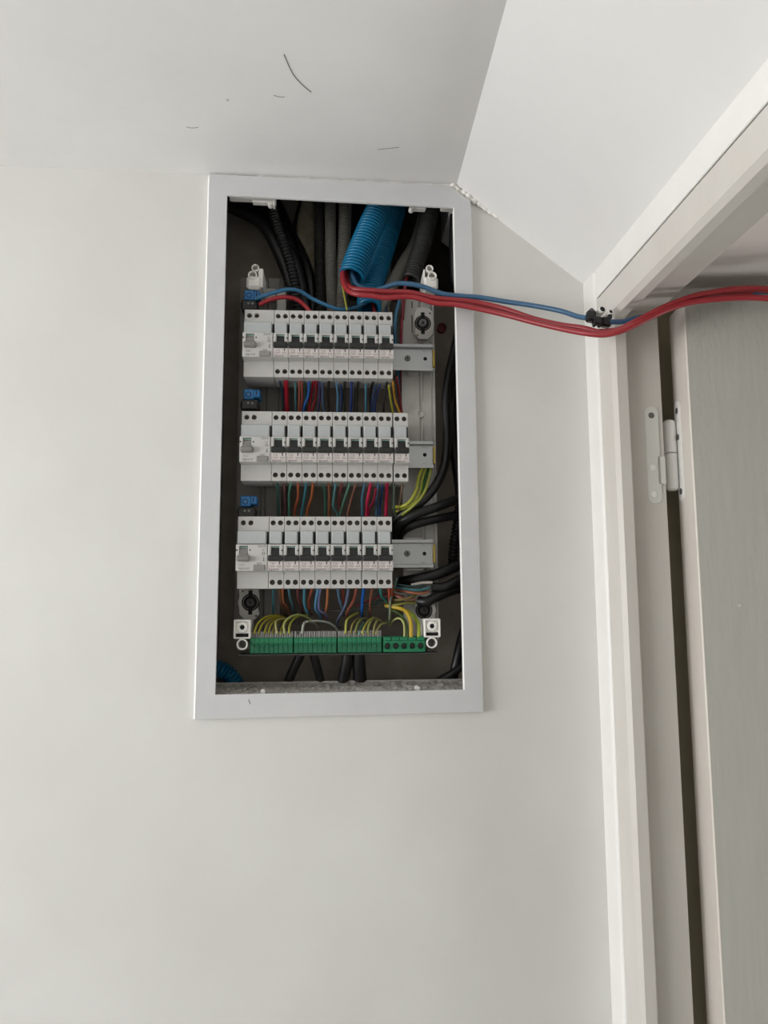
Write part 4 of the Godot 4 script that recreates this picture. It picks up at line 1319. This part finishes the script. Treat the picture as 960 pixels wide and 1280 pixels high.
	drop(2, [
		["dark petrol", nth(1), [56, 110, 124], 1.5, [341.6, 736], [341.6, 752], [341.8, 766]],
		["cocoa brown", nth(1), [108, 74, 58], 1.4, [349.6, 736], [350.7, 753.6], [355.3, 762]],
		["orange-brown", nth(1), [178, 104, 66], 1.5, [353, 736], [353.6, 751.4], [358.8, 758.8]],
		["powder blue", nth(2), [96, 146, 160], 1.4, [360.5, 736], [362.2, 746.8], [365.6, 756]],
		["maroon", nth(2), [118, 66, 66], 1.5, [372, 736], [372.5, 748], [376.5, 757]],
		["blue-teal", nth(3), [76, 142, 164], 1.5, [380.5, 736], [380.5, 755], [385, 767]],
		["red-brown", nth(3), [178, 92, 70], 1.6, [390.8, 736], [386.8, 748], [386.3, 758]],
		["sky blue", nth(4), [88, 148, 188], 1.6, [398.6, 734.7], [395.2, 749], [394.6, 761], [399.7, 768]],
		["lavender", nth(4), [134, 132, 178], 1.4, [401.5, 734.7], [398.6, 748], [399.2, 762], [407, 768]],
		["copper orange", nth(4), [190, 120, 80], 1.5, [409.7, 734.7], [408.9, 752.5], [407, 765]],
		["grey-blue", nth(5), [96, 126, 156], 1.5, [421.5, 735], [424.4, 750], [427.8, 759.4]],
		["brick red", nth(5), [156, 72, 66], 1.6, [428.4, 735], [429, 744], [429.5, 752]],
		["slate", nth(6), [96, 108, 136], 1.5, [436.4, 735], [432.4, 754], [427.8, 765], [423, 774]],
		["rose brown", nth(6), [176, 98, 80], 1.6, [446, 734.7], [442, 750], [435.3, 762.8]],
		["vivid blue", nth(7), [30, 104, 196], 1.8, [455.3, 734.7], [453, 750], [452.5, 764]],
		["brown", nth(7), [140, 84, 66], 1.5, [466, 734.7], [462.8, 751.4], [462.8, 762]],
		["turquoise", nth(8), [58, 150, 146], 1.5, [474.8, 735], [477, 745], [484, 752.5]],
		["bright rust", nth(8), [196, 92, 68], 1.8, [486.3, 734], [486.6, 744], [486.8, 752]],
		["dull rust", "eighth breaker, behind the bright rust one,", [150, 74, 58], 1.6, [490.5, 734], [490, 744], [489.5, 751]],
		["grey-green", "bare rail end", [98, 128, 122], 1.3, [496.6, 725.6], [492, 736], [488, 751.4], [487, 765]]])
	# above the top row
	cable("wire", "blue wire arching from the clamp over the top row", "wire", [[318, 374, -8], [338, 367, -6], [358, 362, -8], [374, 363.5, -14], [390, 373, -20], [405, 380, -20], [425, 386.5, -22], [445, 384, -26], [462, 376, -34], [472, 378, -46]], 0.0024, insulation([50, 112, 152]), "", 7, 10)
	cable("wire", "red wire arching from the clamp over the top row", "wire", [[324, 381, -8], [338, 374.5, -8], [355, 371.5, -10], [370, 374, -14], [382, 383, -18], [392, 396, -20]], 0.0026, insulation([166, 36, 46]), "", 7, 10)
	wire("yellow-green wire dropping from the thick blue conduit to the top row", [[427, 345, -22], [428.5, 358, -20], [431, 372, -19], [434, 388, -18]], 0.0013, [166, 160, 50], "")
	wire("short green-yellow stub inside the end of the thick blue conduit", [[433, 340, -30], [437, 352, -22], [441, 360, -18], [446, 364, -16]], 0.0015, [150, 130, 100], "")
	wire("blue wire running down beside the top row, past the bare rail end", [[500, 372, -46], [495, 395, -46], [493.5, 420, -50], [496, 440, -54], [498, 480, -58]], 0.0022, [64, 124, 158], "")
	wire("red wire running down beside the top row, past the bare rail end", [[506, 362, -50], [502.5, 395, -50], [501.5, 425, -52], [501, 445, -56], [503, 490, -60]], 0.0018, [158, 44, 66], "")
	wire("dark red wire hanging out of the dark corrugated conduit", [[510, 344, -46], [507, 352, -44], [505, 372, -46], [503, 400, -50]], 0.0022, [120, 30, 38], "")
	wire("dark blue wire behind the top row beside the second blue conduit", [[484, 362, -60], [483, 378, -56], [481, 398, -54]], 0.0016, [50, 80, 104], "")
	wire("crimson wire inside the mouth of the second blue conduit", [[466, 380, -44], [468, 388, -40], [470, 396, -40]], 0.0022, [160, 36, 46], "")
	# yellow-green earth wires beside the middle row
	wire("yellow-green earth wire below the middle rail end, first of three", [[529, 583, -40], [523.5, 596, -34], [520.5, 612, -30], [514, 625, -28], [504, 632.5, -32], [492, 634, -50]], 0.0021, [176, 178, 62], "earth wires below the middle rail")
	wire("yellow-green earth wire below the middle rail end, second of three", [[533, 583, -40], [527.5, 600, -36], [525, 614, -32], [518, 627, -30], [508, 634, -34], [494, 640, -52]], 0.0018, [162, 168, 60], "earth wires below the middle rail")
	wire("yellow-green earth wire below the middle rail end, third of three", [[539, 584, -40], [535, 602, -36], [529, 618, -32], [519, 630, -30], [506, 641, -36], [494, 650, -54]], 0.0019, [168, 172, 74], "earth wires below the middle rail")
	wire("dark green earth wire behind the three yellow-green ones", [[535, 584, -46], [531, 600, -44], [528, 616, -42]], 0.002, [50, 120, 50], "")
	# wires leaving the black sheathed cables at the lower corner
	for e in [["turquoise", [82, 150, 160], [537, 734], [523, 737.5], [508, 736], [492, 734]], ["salmon", [196, 116, 84], [536, 740], [524, 742], [510, 740], [494, 737]], ["olive", [128, 116, 60], [522, 742], [512, 747], [498, 750], [486, 748]], ["pale brown", [150, 104, 84], [522, 749], [508, 750], [497, 746], [486, 741]], ["rosy", [164, 84, 70], [521, 750], [505, 748], [494, 743], [484, 738]], ["yellow-green", [140, 140, 60], [520, 754], [508, 754], [496, 756], [484, 757]], ["dark teal", [54, 84, 84], [530, 731], [514, 733], [500, 731], [490, 730]], ["grey", [120, 116, 108], [512, 744], [500, 742], [490, 739], [482, 735]]]:
		var pts := []
		for k in 4: pts.append([e[2 + k][0], e[2 + k][1], [-38, -34, -34, -46][k]])
		wire("%s wire fanning from the black sheathed cables toward the bottom row" % e[0], pts, 0.0013, e[1], "fanned wires at the bottom rail")
	for e in [["dull crimson", [120, 44, 60], 445, 758, 478, 744, 500, 740], ["shadowed teal", [48, 84, 80], 452, 762, 475, 752, 500, 744], ["shadowed grey", [86, 84, 80], 400, 764, 440, 762, 476, 756], ["faint yellow", [118, 112, 56], 470, 752, 492, 754, 518, 752]]:
		wire("%s wire lying across behind the wires under the bottom row" % e[0], [[e[2], e[3], -50], [e[4], e[5], -48], [e[6], e[7], -46]], 0.0014, e[1], "crosswise wires")
	# arcs into the green terminals
	var arcs := [
		["bright yellow", [176, 166, 40], 1.3, [[317.5, 792], [322, 780], [332, 771.5], [345, 769.5], [356, 772]]],
		["mustard", [170, 156, 44], 1.2, [[323, 792], [328, 780], [337, 773], [348, 771.5], [358, 774]]],
		["olive yellow", [150, 142, 44], 1.2, [[330.7, 792], [334, 781], [341, 775], [350, 774], [360, 776]]],
		["dull gold", [164, 148, 52], 1.2, [[335.5, 792], [338.5, 782], [345, 776], [353, 775], [362, 777]]],
		["khaki", [140, 130, 56], 1.2, [[340.5, 792], [343.5, 783], [350, 777], [357, 776]]],
		["pale yellow-grey", [188, 184, 120], 1.3, [[346.5, 792], [344.5, 780], [347, 775], [355, 773], [362, 773]]],
		["lemon", [184, 178, 60], 1.3, [[350.5, 792], [352.5, 784], [358, 779]]],
		["pale green-yellow", [172, 178, 104], 1.4, [[356, 792], [355, 780], [362, 772], [371, 768.5], [380, 770], [389, 775]]],
		["yellow-green", [178, 180, 76], 1.3, [[361.5, 792], [361.8, 783], [366, 775], [374, 770], [384, 769]]]]
	for k in arcs.size(): arc("%s earth wire arcing out of the first green terminal block" % arcs[k][0], arcs[k])
	arcs = [["pale grey-green", [176, 182, 168], 1.4, [[377.7, 792], [379.2, 781], [384, 777], [400, 776.3], [411.8, 779], [420, 785], [424, 793]]], ["darker grey-green", [128, 132, 112], 1.2, [[384, 777], [392, 778], [398, 785], [402, 792]]], ["thin black", [60, 58, 54], 1.0, [[372, 792], [373, 783], [374, 776]]]]
	for k in arcs.size(): arc("%s wire arcing out of the second green terminal block" % arcs[k][0], arcs[k])
	arcs = [
		["tall lime", [180, 184, 84], 1.4, [[432, 792], [433, 777], [438, 771], [447.5, 766]]],
		["tan yellow", [160, 148, 80], 1.3, [[438, 792], [440.5, 781], [446, 774], [453, 773]]],
		["moss green", [140, 152, 84], 1.3, [[444, 792], [446.5, 781], [452, 774], [458, 773]]],
		["pale turquoise", [112, 172, 160], 1.2, [[448.5, 792], [450.5, 785], [455, 778]]],
		["bright lime", [190, 190, 90], 1.4, [[453, 792], [455.5, 784], [461, 776], [467, 772]]],
		["soft olive", [158, 160, 92], 1.3, [[459.8, 792], [461, 782], [466, 774], [471, 773]]],
		["straw", [168, 164, 96], 1.2, [[466.8, 792], [468.3, 782], [473, 775], [478, 777]]],
		["pale lime", [190, 190, 118], 1.3, [[470, 792], [472, 786], [477, 780], [483, 779]]]]
	for k in arcs.size(): arc("%s earth wire arcing out of the third green terminal block" % arcs[k][0], arcs[k])
	arcs = [["thin pale lime", [186, 190, 118], 1.3, [[505.5, 796], [505, 780], [499.5, 773], [492.6, 775], [486.5, 782]]], ["thick golden yellow", [204, 172, 50], 2.4, [[513.8, 797], [513.5, 778], [508, 765], [498, 760], [482, 757]]], ["thick yellow and green", [156, 170, 54], 2.4, [[523.5, 797], [523.5, 784], [520, 774], [511, 765], [494, 758]]], ["dusky green", [70, 96, 50], 1.6, [[509, 797], [508, 780], [500, 768], [486, 761]]], ["thin grey-green upright", [140, 150, 120], 1.2, [[487.5, 752], [487.5, 768], [485.5, 783]]]]
	for k in arcs.size(): arc("%s earth wire rising from the green block with round openings" % arcs[k][0], arcs[k])

func arc(label: String, a: Array):
	var pts := []
	var m: int = a[3].size()
	for k in m:
		pts.append([a[3][k][0], a[3][k][1], lerpf(-10, -46, pow(k / float(m - 1), 1.3))])
	wire(label, pts, a[2] * 0.001, a[1], "earth wires at the green terminals")

# ---------------------------------------------------------------- cables that leave the board
func loose_cables():
	# [px, py, depth] : depths above -1 are metres from the back wall
	var list := [
		["blue cable leaving the board and running to the black connector at the door frame", [62, 104, 138], 0.0029, [[440, 338, -0.03], [441, 346, -0.022], [447, 357, -0.012], [462, 362.5, -0.002], [476, 361, 0.004], [495, 354.8, 0.008], [512, 355, 0.012], [531, 359, 0.014], [552, 367, 0.016], [575, 370, 0.018], [600, 371.8, 0.022], [632, 377, 0.032], [666, 382, 0.046], [700, 388.5, 0.064], [723, 395.8, 0.082], [738, 397.5, 0.096]]],
		["blue cable running on from the black connector behind the red ones through the doorway", [50, 80, 112], 0.0028, [[762, 402.5, 0.1], [780, 402, 0.103], [792, 398.5, 0.106], [808, 395, 0.109], [825, 389, 0.112], [850, 380, 0.115], [885, 369, 0.118], [930, 365, 0.126], [990, 366, 0.14], [1060, 372, 0.16]]],
		["upper red cable leaving the blue conduit and running over the door top", [158, 42, 48], 0.0031, [[428, 334, -0.03], [428.5, 346, -0.02], [433, 356, -0.01], [444, 361.5, 0.002], [463, 363, 0.008], [480, 364.4, 0.010], [500, 364.8, 0.012], [516, 366, 0.014], [540, 372, 0.016], [569, 375, 0.020], [597, 378, 0.026], [632, 386.5, 0.038], [666, 398, 0.054], [700, 406, 0.074], [728, 410, 0.092], [753, 416, 0.106], [772, 413, 0.114], [790, 404, 0.120], [808, 395, 0.124], [830, 384, 0.130], [864, 371, 0.136], [890, 365.5, 0.140], [922, 361, 0.146], [965, 361.5, 0.154], [1040, 368, 0.17]]],
		["lower red cable leaving the blue conduit and running over the door top", [162, 40, 48], 0.0031, [[430, 334, -0.026], [428.6, 350, -0.014], [434.4, 362.5, -0.002], [446, 367.8, 0.008], [464, 369.5, 0.012], [482, 372, 0.014], [510, 370.8, 0.016], [524, 373, 0.018], [545, 379, 0.020], [569, 380.6, 0.024], [597, 385.8, 0.030], [632, 393.6, 0.044], [666, 402.6, 0.062], [700, 410.6, 0.082], [728, 416, 0.1], [753, 418.5, 0.112], [772, 415, 0.120], [790, 408, 0.124], [812, 397, 0.128], [838, 385.5, 0.132], [864, 378, 0.136], [895, 374, 0.140], [930, 372, 0.146], [965, 373.5, 0.154], [1040, 381, 0.17]]],
		["middle red cable pressed between the two other red cables", [140, 34, 42], 0.0027, [[434, 334, -0.034], [434, 350, -0.025], [439, 360, -0.011], [456, 366, -0.001], [480, 368, 0.005], [510, 367.6, 0.007], [535, 374.5, 0.009], [569, 378, 0.014], [597, 381.5, 0.018], [632, 390.5, 0.031], [666, 401.5, 0.046], [700, 408.5, 0.067], [728, 414.5, 0.086], [753, 414, 0.099], [775, 411, 0.106], [800, 399.5, 0.113], [830, 387.5, 0.118], [864, 375, 0.124], [900, 367.5, 0.129], [940, 366.5, 0.137], [1000, 369, 0.148]]]]
	for e in list:
		var raw := []
		for q in e[3]: raw.append(wz(q[0], q[1], q[2]))
		if e[3][-1][0] > 960:      # the cables sag on through the next room to its far wall
			var q: Vector3 = raw[-1]
			raw.append(Vector3(1.0, q.y - 0.12, q.z + 0.12))
			raw.append(Vector3(1.5, q.y - 0.14, q.z + 0.18))
			raw.append(Vector3(2.01, q.y - 0.02, q.z + 0.2))
		raw = spline(raw, 6)
		var at_p: Vector3 = raw[0]
		var loc := []
		for p in raw: loc.append(p - at_p)
		var st := Shape.new()
		st.tube(loc, e[2], 14)
		lone("loose_cable", st, insulation(e[1]), e[0], "cable", "cables leaving the board", at_p)
	# the strip connector hanging on the blue cable
	var z := 0.099
	var c := wz(750, 397, z)
	var t := thing("strip_connector", "small black and white cable connector on the blue cable at the door frame", "connector", Transform3D(Basis(Vector3(0, 0, 1), -0.12), c))
	var k := 0.00087      # metres per pixel at this depth
	var st := Shape.new(k)
	st.box(Vector3(-17, -7, -7), Vector3(-6, 8, 4), 2.2)
	st.box(Vector3(-14, 5, -6), Vector3(-8, 11, 1), 1.6)
	part("clamp_body", st, M.blackbox, t)
	st = Shape.new(k)
	st.box(Vector3(-9, -10.5, -5), Vector3(3, 0, 5), 1.8)
	st.box(Vector3(-8.5, -13, -3), Vector3(-4.5, -8, 4), 1.2)
	st.box(Vector3(-2, -13, -3), Vector3(2, -8, 4), 1.2)
	part("clamp_body", st, M.blackbox, t)
	st = Shape.new(k)
	st.box(Vector3(2, -11, -7), Vector3(15, 2, 3), 2.2)
	st.box(Vector3(10, 0, -6), Vector3(15.5, 7, 2), 1.6)
	part("clamp_body", st, M.blackbox, t)
	for e in [[1.6, 10.4, 4.7, Vector3(0.15, 0.22, 0.96), 15.0], [12.6, 9.0, 3.4, Vector3(0.08, 0.2, 0.97), 11.0]]:
		var d: Vector3 = (e[3] as Vector3).normalized()
		var ax := Basis(Quaternion(Vector3(0, 0, 1), d))
		var mouth := Vector3(e[0], e[1], 3)
		st = Shape.new(k)
		var r: float = e[2]
		st.lathe([Vector2(r * 0.9, -e[4]), Vector2(r, -e[4] * 0.5), Vector2(r, -0.5), Vector2(r - 0.5, 0), Vector2(r - 1.1, -0.2), Vector2(r - 1.3, -8)], Transform3D(ax, mouth), 20)
		var tb := part("screw_tube", st, M.white, t)
		st = Shape.new(k)
		st.lathe([Vector2(r - 0.85, -0.5), Vector2(r - 1.2, -0.4), Vector2(0, -0.8)], Transform3D(ax, mouth), 14)
		part("clamp_screw", st, M.hole, tb)
